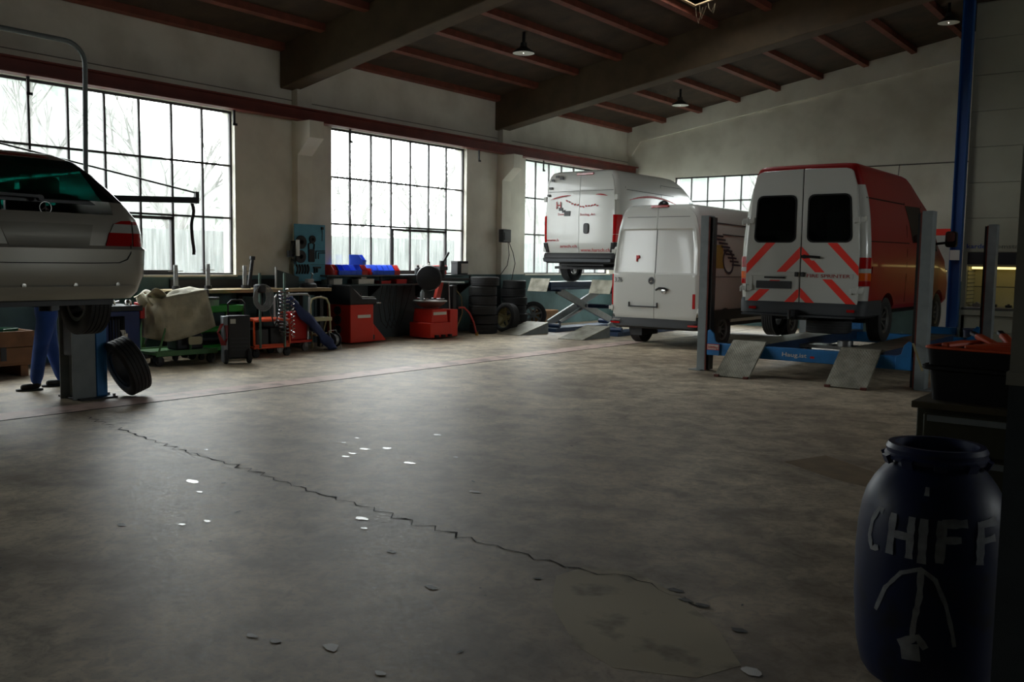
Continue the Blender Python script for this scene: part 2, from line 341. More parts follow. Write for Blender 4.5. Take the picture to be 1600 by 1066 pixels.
# ceiling: sloped slab with a skylight opening, purlins as parts
SK = (-8.1, -6.9, 13.7, 15.95)
def slab(mb, x0, x1, y0, y1):
    mb.prism([(x0, ceil_z(x0)), (x1, ceil_z(x1)), (x1, ceil_z(x1)+.22), (x0, ceil_z(x0)+.22)], y0, y1)
mb = MB(); y0, y1 = YB-.3, YE+.3
slab(mb, WX-.36, SK[0], y0, y1); slab(mb, SK[1], RIDGE, y0, y1); slab(mb, SK[0], SK[1], y0, SK[2]); slab(mb, SK[0], SK[1], SK[3], y1); slab(mb, RIDGE, XR+.3, y0, y1)
ceiling = struct('ceiling', mb, M_board, smooth=0)
SKF = mat('skylight_wood', rgb(178, 152, 118), .7, var=.2)
def sk_frame():
    for (xa, xb, ya, yb) in ((SK[0]-.05, SK[0], SK[2], SK[3]), (SK[1], SK[1]+.05, SK[2], SK[3]), (SK[0]-.05, SK[1]+.05, SK[2]-.05, SK[2]), (SK[0]-.05, SK[1]+.05, SK[3], SK[3]+.05)):
        zz = (ceil_z(xa), ceil_z(xb))
        MB().prism([(xa, zz[0]-.02), (xb, zz[1]-.02), (xb, zz[1]+.4), (xa, zz[0]+.4)], ya, yb).build('skylight_board', SKF, ceiling, smooth=0)
    MB().prism([(SK[0]-.06, ceil_z(SK[0])+.4), (SK[1]+.06, ceil_z(SK[1])+.4), (SK[1]+.06, ceil_z(SK[1])+.42), (SK[0]-.06, ceil_z(SK[0])+.42)], SK[2]-.06, SK[3]+.06).build('skylight_dome', M_pane, ceiling, smooth=0)
sk_frame()
mb = MB()
for a in range(4):
    x = SK[0]+random.uniform(-.03, .3); z = ceil_z(x)-.05; L = random.uniform(.08, .3); y = SK[3]+random.uniform(-.05, .04)
    mb.tube([(x, y, z), (x+.03, y-.02, z-L*.6), (x+random.uniform(.03, .12), y, z-L), (x+.14, y+.01, z-.02)], .0018, 4)
o = mb.build('cobweb', mat('cobweb_dust', rgb(120, 104, 80), .9), ceiling); o['kind'] = 'stuff'
BEAMS = [(-7.7, -7.3), (-1.7, -1.3), (4.6, 5.0), (10.92, 11.30), (17.22, 17.63)]
edges = [YB]+[q for b in BEAMS[1:] for q in b]+[YE]
px = [-13.8+1.1*i for i in range(14)]
for bi in range(0, len(edges), 2):
    for i, x in enumerate(px):
        if SK[0]-.1 < x < SK[1]+.1 and edges[bi] < SK[2] < edges[bi+1]:
            segs = [(edges[bi], SK[2]-.05), (SK[3]+.05, edges[bi+1])]
        else: segs = [(edges[bi], edges[bi+1])]
        for a, b in segs:
            z = ceil_z(x); MB().prism([(x-.06, z-.13), (x+.06, z-.11), (x+.06, z+.02), (x-.06, z+.02)], a, b).build('purlin', M_purlin, ceiling, smooth=0)
for i, (a, b) in enumerate(BEAMS[1:]):
    o = struct('trim_%d' % (i+1), MB().prism([(WX, ceil_z(WX)-.77), (RIDGE, ceil_z(RIDGE)-.77), (XR, ceil_z(XR)-.77), (XR, ceil_z(XR)+.02), (RIDGE, ceil_z(RIDGE)+.02), (WX, ceil_z(WX)+.02)], a, b), M_beam, smooth=0, bevel=.02)
    o['label'] = 'sloping concrete roof beam'
# wall pillars with corbels
for i, yc in enumerate((-1.5, 4.8, 11.36, 17.5)):
    mb = MB().box(WX, WX+.16, yc-.17, yc+.17, 0, 4.75)
    mb.prism([(WX+.16, 3.55), (WX+.5, 3.85), (WX+.5, 4.16), (WX+.16, 4.16)], yc-.17, yc+.17)
    o = struct('pillar_trim_%d' % (i+1), mb, M_wall, smooth=0)
# crane rail beam (I section) along the left wall
cb = MB(); x0 = WX+.27
cb.prism([(x0-.11, 4.16), (x0+.11, 4.16), (x0+.11, 4.185), (x0+.02, 4.19), (x0+.02, 4.36), (x0+.11, 4.365), (x0+.11, 4.39), (x0-.11, 4.39), (x0-.11, 4.36), (x0-.02, 4.36), (x0-.02, 4.19), (x0-.11, 4.185)], YB+.1, YE-.02)
craneo = struct('crane_rail_trim', cb, M_crane, smooth=0); craneo['label'] = 'oxide red steel crane rail along the window wall'
hk = MB()
for y in (6.3, 9.76, 12.43, 16.37, 18.9): hk.box(WX+.22, WX+.24, y-.02, y+.02, 3.9, 4.17); hk.box(WX+.22, WX+.24, y-.02, y+.06, 3.9, 3.94)
hk.build('rail_bracket', M_dark, craneo, smooth=0)
struct('crack_trim', MB().box(WX-.001, WX+.008, 5.2, YE, 4.545, 4.56), mat('wall_line', rgb(120, 116, 104), .8), smooth=0)
struct('conduit_trim', MB().tube([(-7.6, YE-.02, 4.08), (-3.9, YE-.02, 4.08)], .015), mat('conduit', rgb(95, 92, 84), .6))
# windows
def window(idx, a0, a1, z0, z1, xp, ncol, rowz, vertical_axis, sash=None):
    """vertical_axis 'y': window in plane x=xp spanning y; 'x': plane y=xp spanning x"""
    r = bpy.data.objects.new('window_%d' % idx, None); COL.objects.link(r); r['kind'] = 'structure'
    P = (lambda a, d, z: (xp+d, a, z)) if vertical_axis == 'y' else (lambda a, d, z: (a, xp-d, z))
    def bx(mb, aa, ab, za, zb, d0=-.025, d1=.025):
        p, q = P(aa, d0, za), P(ab, d1, zb)
        mb.box(min(p[0], q[0]), max(p[0], q[0]), min(p[1], q[1]), max(p[1], q[1]), min(p[2], q[2]), max(p[2], q[2]))
    mb = MB(); w = .035
    bx(mb, a0, a1, z0, z0+w); bx(mb, a0, a1, z1-w, z1); bx(mb, a0, a0+w, z0+w, z1-w); bx(mb, a1-w, a1, z0+w, z1-w)
    mb.build('frame', M_frame, r, smooth=0)
    cs = [a0+(a1-a0)*i/ncol for i in range(ncol+1)]; rz = [z0]+rowz+[z1]
    for c in cs[1:-1]:
        m = MB(); bx(m, c-.017, c+.017, z0+w, z1-w, -.02, .02); m.build('muntin', M_frame, r, smooth=0)
    for z in rowz:
        m = MB(); bx(m, a0+w, a1-w, z-.017, z+.017, -.022, .022); m.build('muntin', M_frame, r, smooth=0)
    if sash:
        m = MB(); sa, sb = cs[sash[0]], cs[sash[1]]; za, zb = z0+w, rowz[0]-.03
        for q in ((sa, sb, za, za+.05), (sa, sb, zb-.05, zb), (sa, sa+.05, za, zb), (sb-.05, sb, za, zb)): bx(m, *q, -.03, .04)
        m.build('sash', M_frame, r, smooth=0)
    for i in range(ncol):
        for j in range(len(rz)-1):
            m = MB(); bx(m, cs[i]+.012, cs[i+1]-.012, rz[j]+.012, rz[j+1]-.012, -.003, .003); m.build('pane', M_pane, r, smooth=0)
    m = MB(); bx(m, a0, a1, z0-.03, z0+.004, -.02, .16); m.build('sill', M_sill, r, smooth=0)
    return r
for i, (a, b) in enumerate(WR):
    k = [4, 1, 2, 3][i]
    window(k, a, b, 1.315, 4.185, WX-.12, 7, [2.32, 3.24], 'y', (3, 6) if k == 2 else ((2, 5) if k == 1 else None))
    portal((WX-.38, (a+b)/2, 2.75), (0, -PI/2, 0), 2.9, 4.1)
window(5, W4[0], W4[1], 1.315, 4.045, YE+.1, 9, [2.0, 2.68, 3.37], 'x')
portal(((W4[0]+W4[1])/2, YE+.32, 2.7), (-PI/2, 0, 0), 4.5, 2.8)
window(6, RW[0], RW[1], RW[2], RW[3], XR+.12, 10, [3.0], 'y')
portal((XR+.32, (RW[0]+RW[1])/2, 3.0), (0, PI/2, 0), 1.5, 5.1)
portal(((SK[0]+SK[1])/2, (SK[2]+SK[3])/2, ceil_z(SK[1])+.5), (0, 0, 0), 1.4, 2.6)
# near column at the right edge of the picture
M_col = mat('column_upper', rgb(160, 162, 156), .6, var=.1); M_coll = mat('column_lower', rgb(64, 74, 84), .5, var=.15)
mb = MB().box(-.49, -.09, 3.1, 3.5, 0, 1.29, 1).box(-.49, -.09, 3.1, 3.5, 1.29, 7.7, 0); mb.box(-.497, -.083, 3.093, 3.507, 1.27, 1.31, 0)
struct('column_trim', mb, [M_col, M_coll], smooth=0)
# outdoors
M_gr = mat('outdoor_ground', rgb(96, 98, 90), .9, var=.2); struct('outdoor_ground', MB().box(-60, -14.4, -40, 60, -.3, -.25).box(-14.4, 60, YE+.45, 60, -.3, -.25), M_gr, smooth=0)
M_corr = mat('corrugated_sheet', rgb(88, 95, 94), .6)
fe = MB()
def corr(u, v):
    y = -12+u*44; return (-19+.03*math.sin(y*28), y, -.25+v*2.5)
fe.grid(corr, 700, 1)
tag(fe.build('corrugated_fence', M_corr, smooth=0), 'pale corrugated fence seen blurred behind the windows', 'fence')
fe = MB(); fe.grid(lambda u, v: (-16+u*14, YE+4.5+.03*math.sin((-16+u*14)*28), -.25+v*2.6), 240, 1)
tag(fe.build('corrugated_fence', M_corr, smooth=0), 'pale corrugated fence behind the far end window', 'fence')
hl = MB()
def hill(u, v):
    y = -45+u*110; k = math.exp(-((y-16)/24)**4); rr = math.sin(u*61+v*9)*math.sin(u*37-v*23)
    return (-36-v*34, y, -.3+v*20*k*(1+.06*math.sin(u*90))+.9*rr*k*min(1, v*4))
hl.grid(hl_f, 160, 40) if False else hl.grid(hill, 160, 40)
hl.grid(lambda u, v: (lambda p: (p[1]-38, -p[0]-3, p[2]))(hill(u, v)), 120, 40)
o = struct('hillside_ground', hl, mat('wooded_hillside', rgb(78, 86, 80), .95, var=.5, scale=.5)); o['label'] = 'misty wooded hillside far outside'
M_bark = mat('pale_bark', rgb(84, 84, 80), .9); M_hedge = mat('misty_leaves', rgb(74, 84, 70), .9, var=.3)
def tree(x, y, h, sd):
    R = random.Random(sd); mb = MB()
    def br(p, d, L, r, k):
        q = p+d*L; mb.cyl(p, q, r, r*.6, 5)
        if k:
            for i in range(3):
                nd = (d+Vector((R.uniform(-.7, .7), R.uniform(-.7, .7), R.uniform(-.1, .5)))).normalized(); br(p+d*L*R.uniform(.5, 1), nd, L*R.uniform(.55, .75), r*.55, k-1)
    br(Vector((0, 0, 0)), Vector((R.uniform(-.1, .1), R.uniform(-.1, .1), 1)).normalized(), h*.35, h*.018, 4)
    return tag(mb.build('bare_tree', M_bark, loc=(x, y, -.25)), '', 'tree', 'bare trees outside the windows')
TL = ['bare tree outside left of the first big window', 'bare tree outside behind the middle of the first big window', 'bare tree outside right of the first big window', 'forked bare tree outside behind the second window', 'slim bare tree outside right of the second window', 'tall bare tree outside behind the third window', 'bare tree far behind the first window', 'bare tree beyond the end wall window']
for i, (x, y, h) in enumerate(((-23, 7.5, 8), (-24, 11.2, 9), (-23.5, 15, 9), (-24, 22, 8), (-25, 27, 9), (-24, 33, 8), (-24.5, 3, 10), (-13, 31, 8))):
    tree(x, y, h, i+5)['label'] = TL[i]
mb = MB()
for i in range(5200):
    y = random.uniform(-8, 46); x = -30-random.uniform(0, 5); z = abs(random.gauss(0, 1.9)); s = random.uniform(.12, .3)
    a = Vector((random.uniform(-s, s), random.uniform(-s, s), random.uniform(-s, s))); b = Vector((random.uniform(-s, s), random.uniform(-s, s), random.uniform(-s, s))); p = Vector((x, y, z))
    mb.add([p, p+a, p+b], [(0, 1, 2)])
o = mb.build('hedge', M_hedge, smooth=0); tag(o, 'misty green hedge far outside the windows', 'hedge', kind='stuff')
# ---------------------------------------------------------------- vehicles
class Body:
    """stack of rounded plan outlines; level = (z, half width, rear y, front y, rear corner r, front corner r, rear bow)"""
    def __init__(s, lev): s.lev = lev
    def at(s, z):
        L = s.lev
        if z <= L[0][0]: return L[0]
        for a, b in zip(L, L[1:]):
            if z <= b[0]:
                t = (z-a[0])/(b[0]-a[0]); return tuple(p+(q-p)*t for p, q in zip(a, b))
        return L[-1]
    def rear_y(s, x, z):
        _, w, yr, yf, rr, rf, bow = s.at(z); ax = abs(x); k = w-rr
        if ax <= k: return yr+bow*(ax/w)**2
        d = min(ax-k, rr); return yr+bow*(k/w)**2+rr-math.sqrt(max(0, rr*rr-d*d))
    def side_x(s, y, z):
        _, w, yr, yf, rr, rf, bow = s.at(z)
        if y > yf-rf:
            d = min(y-(yf-rf), rf); return w-rf+math.sqrt(max(0, rf*rf-d*d))
        return w
    def outline(s, l):
        z, w, yr, yf, rr, rf, bow = l; p = []; k = w-rr
        for i in range(9):
            x = -k+2*k*i/8; p.append((x, yr+bow*(x/w)**2))
        yb = yr+bow*(k/w)**2
        for i in range(1, 6):
            a = PI/2*i/5; p.append((k+rr*math.sin(a), yb+rr-rr*math.cos(a)))
        for i in range(1, 8): p.append((w, yb+rr+(yf-rf-yb-rr)*i/8))
        for i in range(6):
            a = PI/2*i/5; p.append((w-rf+rf*math.cos(a), yf-rf+rf*math.sin(a)))
        m = len(p); kf = w-rf
        for i in range(1, 6): p.append((kf-2*kf*i/6, yf))
        for q in p[9:m][::-1]: p.append((-q[0], q[1]))
        return [(x, y, z) for x, y in p]
    def mesh(s, fine=3):
        rings = [s.lev[0]]
        for a, b in zip(s.lev, s.lev[1:]):
            for i in range(1, fine+1): rings.append(tuple(p+(q-p)*i/fine for p, q in zip(a, b)))
        mb = MB(); v = []; f = []
        for l in rings: v += s.outline(l)
        n = len(v)//len(rings)
        for j in range(len(rings)-1):
            for i in range(n): f.append((j*n+i, j*n+(i+1) % n, (j+1)*n+(i+1) % n, (j+1)*n+i))
        f.append(tuple(range(n))[::-1]); f.append(tuple((len(rings)-1)*n+i for i in range(n)))
        return mb.add(v, f)
    def rear_patch(s, mb, corners, off, nu=8, nv=4, thick=.012, mi=0):
        """bilinear quad (bl, br, tr, tl in x,z) laid over the rear surface"""
        bl, br, tr, tl = corners
        def P(u, v, o):
            x = (bl[0]*(1-u)+br[0]*u)*(1-v)+(tl[0]*(1-u)+tr[0]*u)*v; z = (bl[1]*(1-u)+br[1]*u)*(1-v)+(tl[1]*(1-u)+tr[1]*u)*v
            return (x, s.rear_y(x, z)-o, z)
        s._shell(mb, lambda u, v: P(u, v, off), lambda u, v: P(u, v, off-thick), nu, nv, mi)
    def side_patch(s, mb, corners, off, nu=6, nv=4, thick=.012, mi=0, sgn=1):
        bl, br, tr, tl = corners
        def P(u, v, o):
            y = (bl[0]*(1-u)+br[0]*u)*(1-v)+(tl[0]*(1-u)+tr[0]*u)*v; z = (bl[1]*(1-u)+br[1]*u)*(1-v)+(tl[1]*(1-u)+tr[1]*u)*v
            return (sgn*(s.side_x(y, z)+o), y, z)
        s._shell(mb, lambda u, v: P(u, v, off), lambda u, v: P(u, v, off-thick), nu, nv, mi)
    def corner_patch(s, mb, z0, z1, a0, a1, off, nv=8, thick=.012, sgn=1, mi=0):
        """strip wrapped round the rear corner: a0..a1 in degrees along the arc, 0 = rear face, 90 = side"""
        def P(u, v, o):
            z = z0+(z1-z0)*v; _, w, yr, yf, rr, rf, bow = s.at(z); a = math.radians(a0+(a1-a0)*u); k = w-rr; yb = yr+bow*(k/w)**2
            ext = max(0, a-PI/2); aa = min(a, PI/2)
            return (sgn*(k+(rr+o)*math.sin(aa)), yb+rr-(rr+o)*math.cos(aa)+ext*rr, z)
        s._shell(mb, lambda u, v: P(u, v, off), lambda u, v: P(u, v, off-thick), 8, nv, mi)
    @staticmethod
    def _shell(mb, fa, fb, nu, nv, mi):
        v = [fa(i/nu, j/nv) for j in range(nv+1) for i in range(nu+1)]; K = len(v); v += [fb(i/nu, j/nv) for j in range(nv+1) for i in range(nu+1)]
        I = lambda i, j: j*(nu+1)+i; f = []
        for j in range(nv):
            for i in range(nu):
                q = (I(i, j), I(i+1, j), I(i+1, j+1), I(i, j+1)); f.append(q); f.append(tuple(K+k for k in q[::-1]))
        rim = [I(i, 0) for i in range(nu)]+[I(nu, j) for j in range(nv)]+[I(i, nv) for i in range(nu, 0, -1)]+[I(0, j) for j in range(nv, 0, -1)]
        for a, b in zip(rim, rim[1:]+rim[:1]): f.append((a, K+a, K+b, b))
        mb.add(v, f, mi)
def tyre_prof(R, w, ri):
    p = [(ri, -w*.42), (ri+.03, -w/2), (R-.035, -w/2), (R-.012, -w*.44)]
    for i in range(5):
        x = -w*.36+i*w*.18; p += [(R, x-w*.07), (R, x+w*.06)] if i == 0 else [(R-.008, x-w*.085), (R, x-w*.075), (R, x+w*.06)]
        if i < 4: p.append((R-.008, x+w*.07))
    p += [(R-.012, w*.44), (R-.035, w/2), (ri+.03, w/2), (ri, w*.42)]
    return p
def wheel(root, c, R=.345, w=.215, spokes=5, m=None, name='wheel', out=1):
    ri = R*.6; o = MB().lathe(tyre_prof(R, w, ri), (0, 0, 0), (1, 0, 0), 30, closed=True).build(name, M_tyre, root, loc=c)
    mb = MB(); s = out
    mb.lathe([(ri+.006, -w*.40), (ri-.02, -w*.36), (ri-.025, w*.36), (ri+.006, w*.40), (ri-.002, w*.41), (ri-.035, w*.30), (ri-.035, -w*.38)], (0, 0, 0), (1, 0, 0), 28, closed=True)
    mb.lathe([(.0, w*.14), (.07, w*.14), (.075, w*.1), (.075, -w*.1), (0, -w*.12)], (0, 0, 0), (s, 0, 0), 16)
    for i in range(spokes):
        a = 2*PI*i/spokes; d = Vector((0, math.cos(a), math.sin(a))); mb.bar(Vector((s*w*.08, 0, 0))+d*.05, Vector((s*w*.22, 0, 0))+d*(ri-.02), .055 if spokes < 8 else .03, .025, up=(1, 0, 0))
    mb.build('rim', m or M_alu, o)
    return o
def star_emblem(parent, x, y, z, r, ring=None, disc=None):
    mb = MB(); t = 24; mb.tube([(r*math.cos(2*PI*i/t), 0, r*math.sin(2*PI*i/t)) for i in range(t)], r*.08, 6, closed=True)
    for k in range(3):
        a = PI/2+k*2*PI/3; c, s = math.cos(a), math.sin(a); b = r*.16
        mb.add([(c*r, 0, s*r), (-s*b, 0, c*b), (0, -r*.14, 0), (s*b, 0, -c*b), (-c*b, 0, -s*b)], [(0, 1, 2), (0, 2, 3), (1, 4, 2), (4, 3, 2), (0, 3, 4, 1)])
    if disc: mb.lathe([(r*.95, .0), (r*.9, -.006), (0, -.006)], (0, .008, 0), (0, 1, 0), 24, 1)
    return mb.build('star_emblem', [ring or M_chrome, disc or M_chrome], parent, loc=(x, y, z), smooth=.5)
M_glassd = glass('dark_glass', (.4, .5, .48), .55)
M_glasst = glass('teal_glass', (.08, .60, .52), .32)
M_redpaint = mat('dark_red_car_paint', rgb(150, 14, 12), .42, coat=.25)
M_orange = mat('signal_red_sticker', rgb(255, 44, 18), .45)
M_bump = mat('bumper_grey', rgb(58, 62, 66), .6)
M_bumpb = mat('bumper_black', rgb(30, 31, 33), .6)
def arch_cutters(ws, W, r=.42, dep=.34):
    cs = []
    for (x, y, z) in ws:
        s = 1 if x > 0 else -1; cs.append(MB().lathe([(r, 0), (r, dep+.3)], (s*(W-dep), y, z), (s, 0, 0), 24))
    return cs
# ---- fire van on the four post lift
def fire_van():
    r = thing('fire_van', 'white and dark red van with red chevron stripes standing on the four post lift', 'van', (-5.02, 13.6, .462))
    B = Body([(.50, .90, .06, 5.15, .10, .3, .0), (.58, .95, .02, 5.25, .10, .35, .0), (.88, .965, 0, 5.3, .12, .4, .0), (1.30, .972, 0, 4.95, .12, .4, .0), (1.52, .965, .0, 4.45, .12, .35, .0), (1.9, .93, .015, 4.05, .12, .3, .0),
              (2.16, .885, .03, 3.75, .12, .28, .0), (2.37, .835, .04, 3.3, .09, .25, .0), (2.55, .785, .045, 3.0, .08, .25, .0), (2.625, .755, .055, 2.85, .08, .25, .005), (2.66, .71, .075, 2.7, .09, .2, .01), (2.675, .62, .12, 2.55, .1, .2, .02)])
    body = B.mesh(2).build('body', M_redpaint, r, smooth=.5)
    ws = [(x, y, .345) for y in (1.15, 4.35) for x in (-.86, .86)]
    boolcut(body, arch_cutters([(s*.95, y, .345) for y in (1.15, 4.35) for s in (1, -1)], .97)+[MB().box(-.72, .72, -.3, 2.9, .72, 2.33), MB().box(-.80, .80, -.3, .03, .60, 2.50)])
    for x, y, z in ws: wheel(r, (x-math.copysign(.02, x), y, z), .345, .215, 8, mat('grey_rim', rgb(110, 110, 108), .45, .6), out=1 if x > 0 else -1)
    tp = MB().lathe(tyre_prof(.34, .21, .2), (0, 0, 0), (0, 0, 1), 26, closed=True); tp.lathe([(.2, -.05), (.2, .05)], n=26); tp.build('spare_wheel', M_tyre, r, loc=(.2, .75, .23))
    # white corner pillars
    for s in (1, -1):
        mb = MB(); B.corner_patch(mb, .62, 2.345, -8, 100, .006, 10, sgn=s); mb.build('corner_pillar', M_vanwhite, r, label='white rear corner pillar')
    # doors
    out = [(-.858, .60), (-.862, 1.31), (-.845, 1.65), (-.785, 2.316), (-.72, 2.53), (-.69, 2.565), (-.62, 2.585), (-.006, 2.60), (-.006, .60)]
    for s in (-1, 1):
        poly = [(p[0]*-s, p[1]) for p in out]
        d = MB().prism(poly, -.035, .02).build('rear_door', M_vanwhite, r, label='white %s rear door' % ('left' if s < 0 else 'right'), smooth=.4)
        wx = (-.745, -.09) if s < 0 else (.085, .75)
        win = rrect(wx[0], wx[1], 1.51, 2.215, .09)
        win = [(x+(-.035 if x > 0 else .035)*max(0, (z-1.5)/.7)*(1 if abs(x) > .4 else 0)*1.2, z) for x, z in win]
        boolcut(d, [MB().prism(win, -.2, .2)])
        b = d.modifiers.new('bevel', 'BEVEL'); b.width = .008; b.segments = 2; b.limit_method = 'ANGLE'; b.angle_limit = .8
        ring = MB(); c = (sum(p[0] for p in win)/len(win), sum(p[1] for p in win)/len(win))
        inn = [(c[0]+(x-c[0])*.945, c[1]+(z-c[1])*.95) for x, z in win]; oo = [(c[0]+(x-c[0])*1.012, c[1]+(z-c[1])*1.012) for x, z in win]; n = len(win)
        v = [(x, -.042, z) for x, z in oo]+[(x, -.042, z) for x, z in inn]+[(x, -.01, z) for x, z in oo]+[(x, -.01, z) for x, z in inn]
        ring.add(v, [q for i in range(n) for j in [(i+1) % n] for q in ((i, j, n+j, n+i), (2*n+i, 3*n+i, 3*n+j, 2*n+j), (i, 2*n+i, 2*n+j, j), (n+i, n+j, 3*n+j, 3*n+i))])
        ring.build('window_seal', M_seam, d)
        MB().prism(inn, -.03, -.026).build('window_glass', M_glassd, d, smooth=0, label='dark tinted rear window')
        hx = -.845 if s < 0 else .855
        for z in (1.835, .805):
            h = MB().box(hx-.085, hx+.085, -.055, -.03, z-.04, z+.04).box(hx-.1, hx-.07, -.06, -.02, z-.055, z+.02).box(hx+.07, hx+.1, -.06, -.02, z-.02, z+.055)
            h.cyl((hx, -.052, z-.06), (hx, -.052, z+.06), .012, n=8); h.build('hinge', M_vanwhite, d, bevel=.005)
        st = []
        if s < 0: st = [[(-.544, 1.508), (-.397, 1.508), (-.853, 1.025), (-.853, 1.174)], [(-.012, 1.446), (-.012, 1.274), (-.222, 1.066), (-.365, 1.066)], [(-.462, .938), (-.302, .938), (-.37, .88), (-.52, .88)], [(-.629, .795), (-.464, .795), (-.663, .604), (-.822, .604)], [(-.012, .832), (-.012, .688), (-.083, .604), (-.233, .604)]]
        else: st = [[(.391, 1.501), (.538, 1.501), (.858, 1.159), (.862, 1.021)], [(.012, 1.446), (.012, 1.274), (.229, 1.066), (.368, 1.066)], [(.339, .965), (.481, .965), (.845, .604), (.703, .604)], [(.012, .832), (.237, .604), (.104, .604), (.012, .688)]]
        for q in st: MB().prism(q, -.0375, -.034).build('chevron_stripe', M_orange, d, smooth=0)
        if s < 0:
            f = MB(); f.box(-.79, -.015, -.052, -.034, 1.0, 1.06).box(-.79, -.745, -.045, -.034, .80, 1.0).box(-.06, -.015, -.045, -.034, .80, 1.0)
            f.build('plate_surround', M_vanwhite, d, bevel=.012); MB().prism(rrect(-.68, -.125, .81, .925, .012), -.05, -.034).build('plate', mat('plate_dark', rgb(30, 32, 36), .5), d, smooth=0, label='dark blank number plate holder')
            MB().box(-.55, -.23, -.06, -.04, .965, .99).build('plate_lamp', M_seam, d)
        else:
            MB().prism(rrect(.08, .79, .975, 1.055, .012), -.044, -.034).build('name_panel', M_vanwhite, d, bevel=.006)
            text('lettering', 'FIRE SPRINTER', mat('lettering_red', rgb(150, 28, 24), .5), d, rear_frame(.11, -.047, .990), .64, .05, .001)
            h = MB(); h.prism(rrect(.14, .235, 1.24, 1.335, .04), -.042, -.034, mi=1); h.tube([(.015, -.06, 1.298), (.16, -.075, 1.296), (.30, -.06, 1.285)], .02, 8); h.lathe([(.03, 0), (.03, .03)], (.06, -.065, 1.297), (0, 1, 0), 12)
            h.build('handle', [M_blk, M_vanwhite], d)
        MB().box(min(s*.018, s*.075), max(s*.018, s*.075), -.075, -.03, .995, 1.065).build('door_stop', M_blk, d, bevel=.012)
    MB().box(-.006, .006, -.028, -.01, .6, 2.6).build('door_seam', M_seam, r, smooth=0)
    # lamps
    for s in (1, -1):
        zs = [.875, .955, 1.07, 1.13, 1.295]; ml = [M_lens, M_amber, M_clear, M_lens]
        lp = MB()
        for i in range(4): B.corner_patch(lp, zs[i], zs[i+1]-.004, -6, 96, .022, 3, .02, s, i)
        lp.build('tail_lamp', ml, r)
    # bumper
    pb = Body([(.40, .90, -.03, .8, .14, .1, 0), (.44, .965, -.06, .85, .16, .1, 0), (.60, .975, -.045, .85, .16, .1, 0), (.66, .972, .0, .85, .14, .1, 0)])
    bm = pb.mesh(2).build('bumper', M_bump, r)
    MB().box(-.86, -.12, -.16, -.05, .395, .425).build('step_plate', M_bump, bm, bevel=.008); MB().box(.02, .85, -.16, -.05, .395, .425).build('step_plate', M_bump, bm, bevel=.008)
    for x in (-.72, .78): MB().prism(rrect(x-.055, x+.055, .49, .53, .008), -.075, -.05).build('reflector', M_lens, bm)
    hb = MB().box(-.11, .01, -.2, -.04, .36, .5); hb.tube([(-.05, -.12, .4), (-.05, -.26, .38), (-.05, -.27, .5)], .025, 8); hb.build('tow_bracket', M_blk, r, bevel=.006)
    ub = MB().box(-.55, -.45, .05, 4.6, .38, .52).box(.45, .55, .05, 4.6, .38, .52).box(-.8, .8, 1.08, 1.22, .28, .42).cyl((-.33, .2, .4), (-.33, 2, .38), .07).box(-.8, .8, .1, 5.0, .5, .54); ub.build('underbody', M_blk, r)
    # right side: window, panel lines, mirror
    mb = MB(); B.side_patch(mb, [(2.42, 1.56), (3.05, 1.58), (3.02, 2.17), (2.1, 2.15)], .006); mb.build('side_window', M_glassd, r, label='dark side window')
    mb = MB(); B.side_patch(mb, [(3.2, 1.45), (4.0, 1.45), (3.7, 2.05), (3.2, 2.1)], .006); mb.build('side_window', M_glassd, r)
    for q in ([(.12, 1.52), (2.2, 1.54), (2.2, 1.555), (.12, 1.535)], [(.1, 2.15), (2.1, 2.16), (2.1, 2.18), (.1, 2.17)], [(2.08, .6), (2.10, .6), (2.10, 2.2), (2.08, 2.2)], [(3.12, .6), (3.14, .6), (3.12, 2.2), (3.10, 2.2)]):
        mb = MB(); B.side_patch(mb, q, .003, thick=.004); mb.build('panel_seam', M_seam, r, smooth=0)
    mb = MB(); B.side_patch(mb, [(.2, 1.06), (4.9, 1.06), (4.9, 1.16), (.2, 1.16)], .018, thick=.02, nu=14); mb.build('side_moulding', M_redpaint, r, label='swage line along the side')
    m = MB().prism(rrect(1.13, 1.31, 1.52, 1.80, .05), 3.85, 3.98).tube([(.93, 4.0, 1.58), (1.12, 3.95, 1.6)], .025); mr = m.build('mirror', M_blk, r, bevel=.01)
    MB().prism(rrect(1.15, 1.29, 1.62, 1.78, .04), 3.842, 3.85).build('mirror_glass', M_chrome, mr)
    for s in (-1, 1):
        MB().prism(rrect(s*.78-.12, s*.78+.12, .95, 1.15, .04), 5.0, 5.17).build('headlamp', M_clear, r)
    # interior seen through the right window
    MB().box(.06, .30, .9, 1.0, 1.2, 2.0).build('white_cabinet', M_white, r, smooth=0, label='white cabinet inside the van')
    MB().box(-.6, .65, 2.2, 2.35, .9, 1.95).prism([(.0, .9), (.6, .9), (.6, 1.55), (.0, 1.5)], 1.4, 1.5).build('seat_back', M_dark, r, bevel=.03)
    MB().tube([(.68, 2.4, 2.625), (.70, 2.38, 2.85)], .006).build('antenna', M_blk, r)
    return r
fire_van()
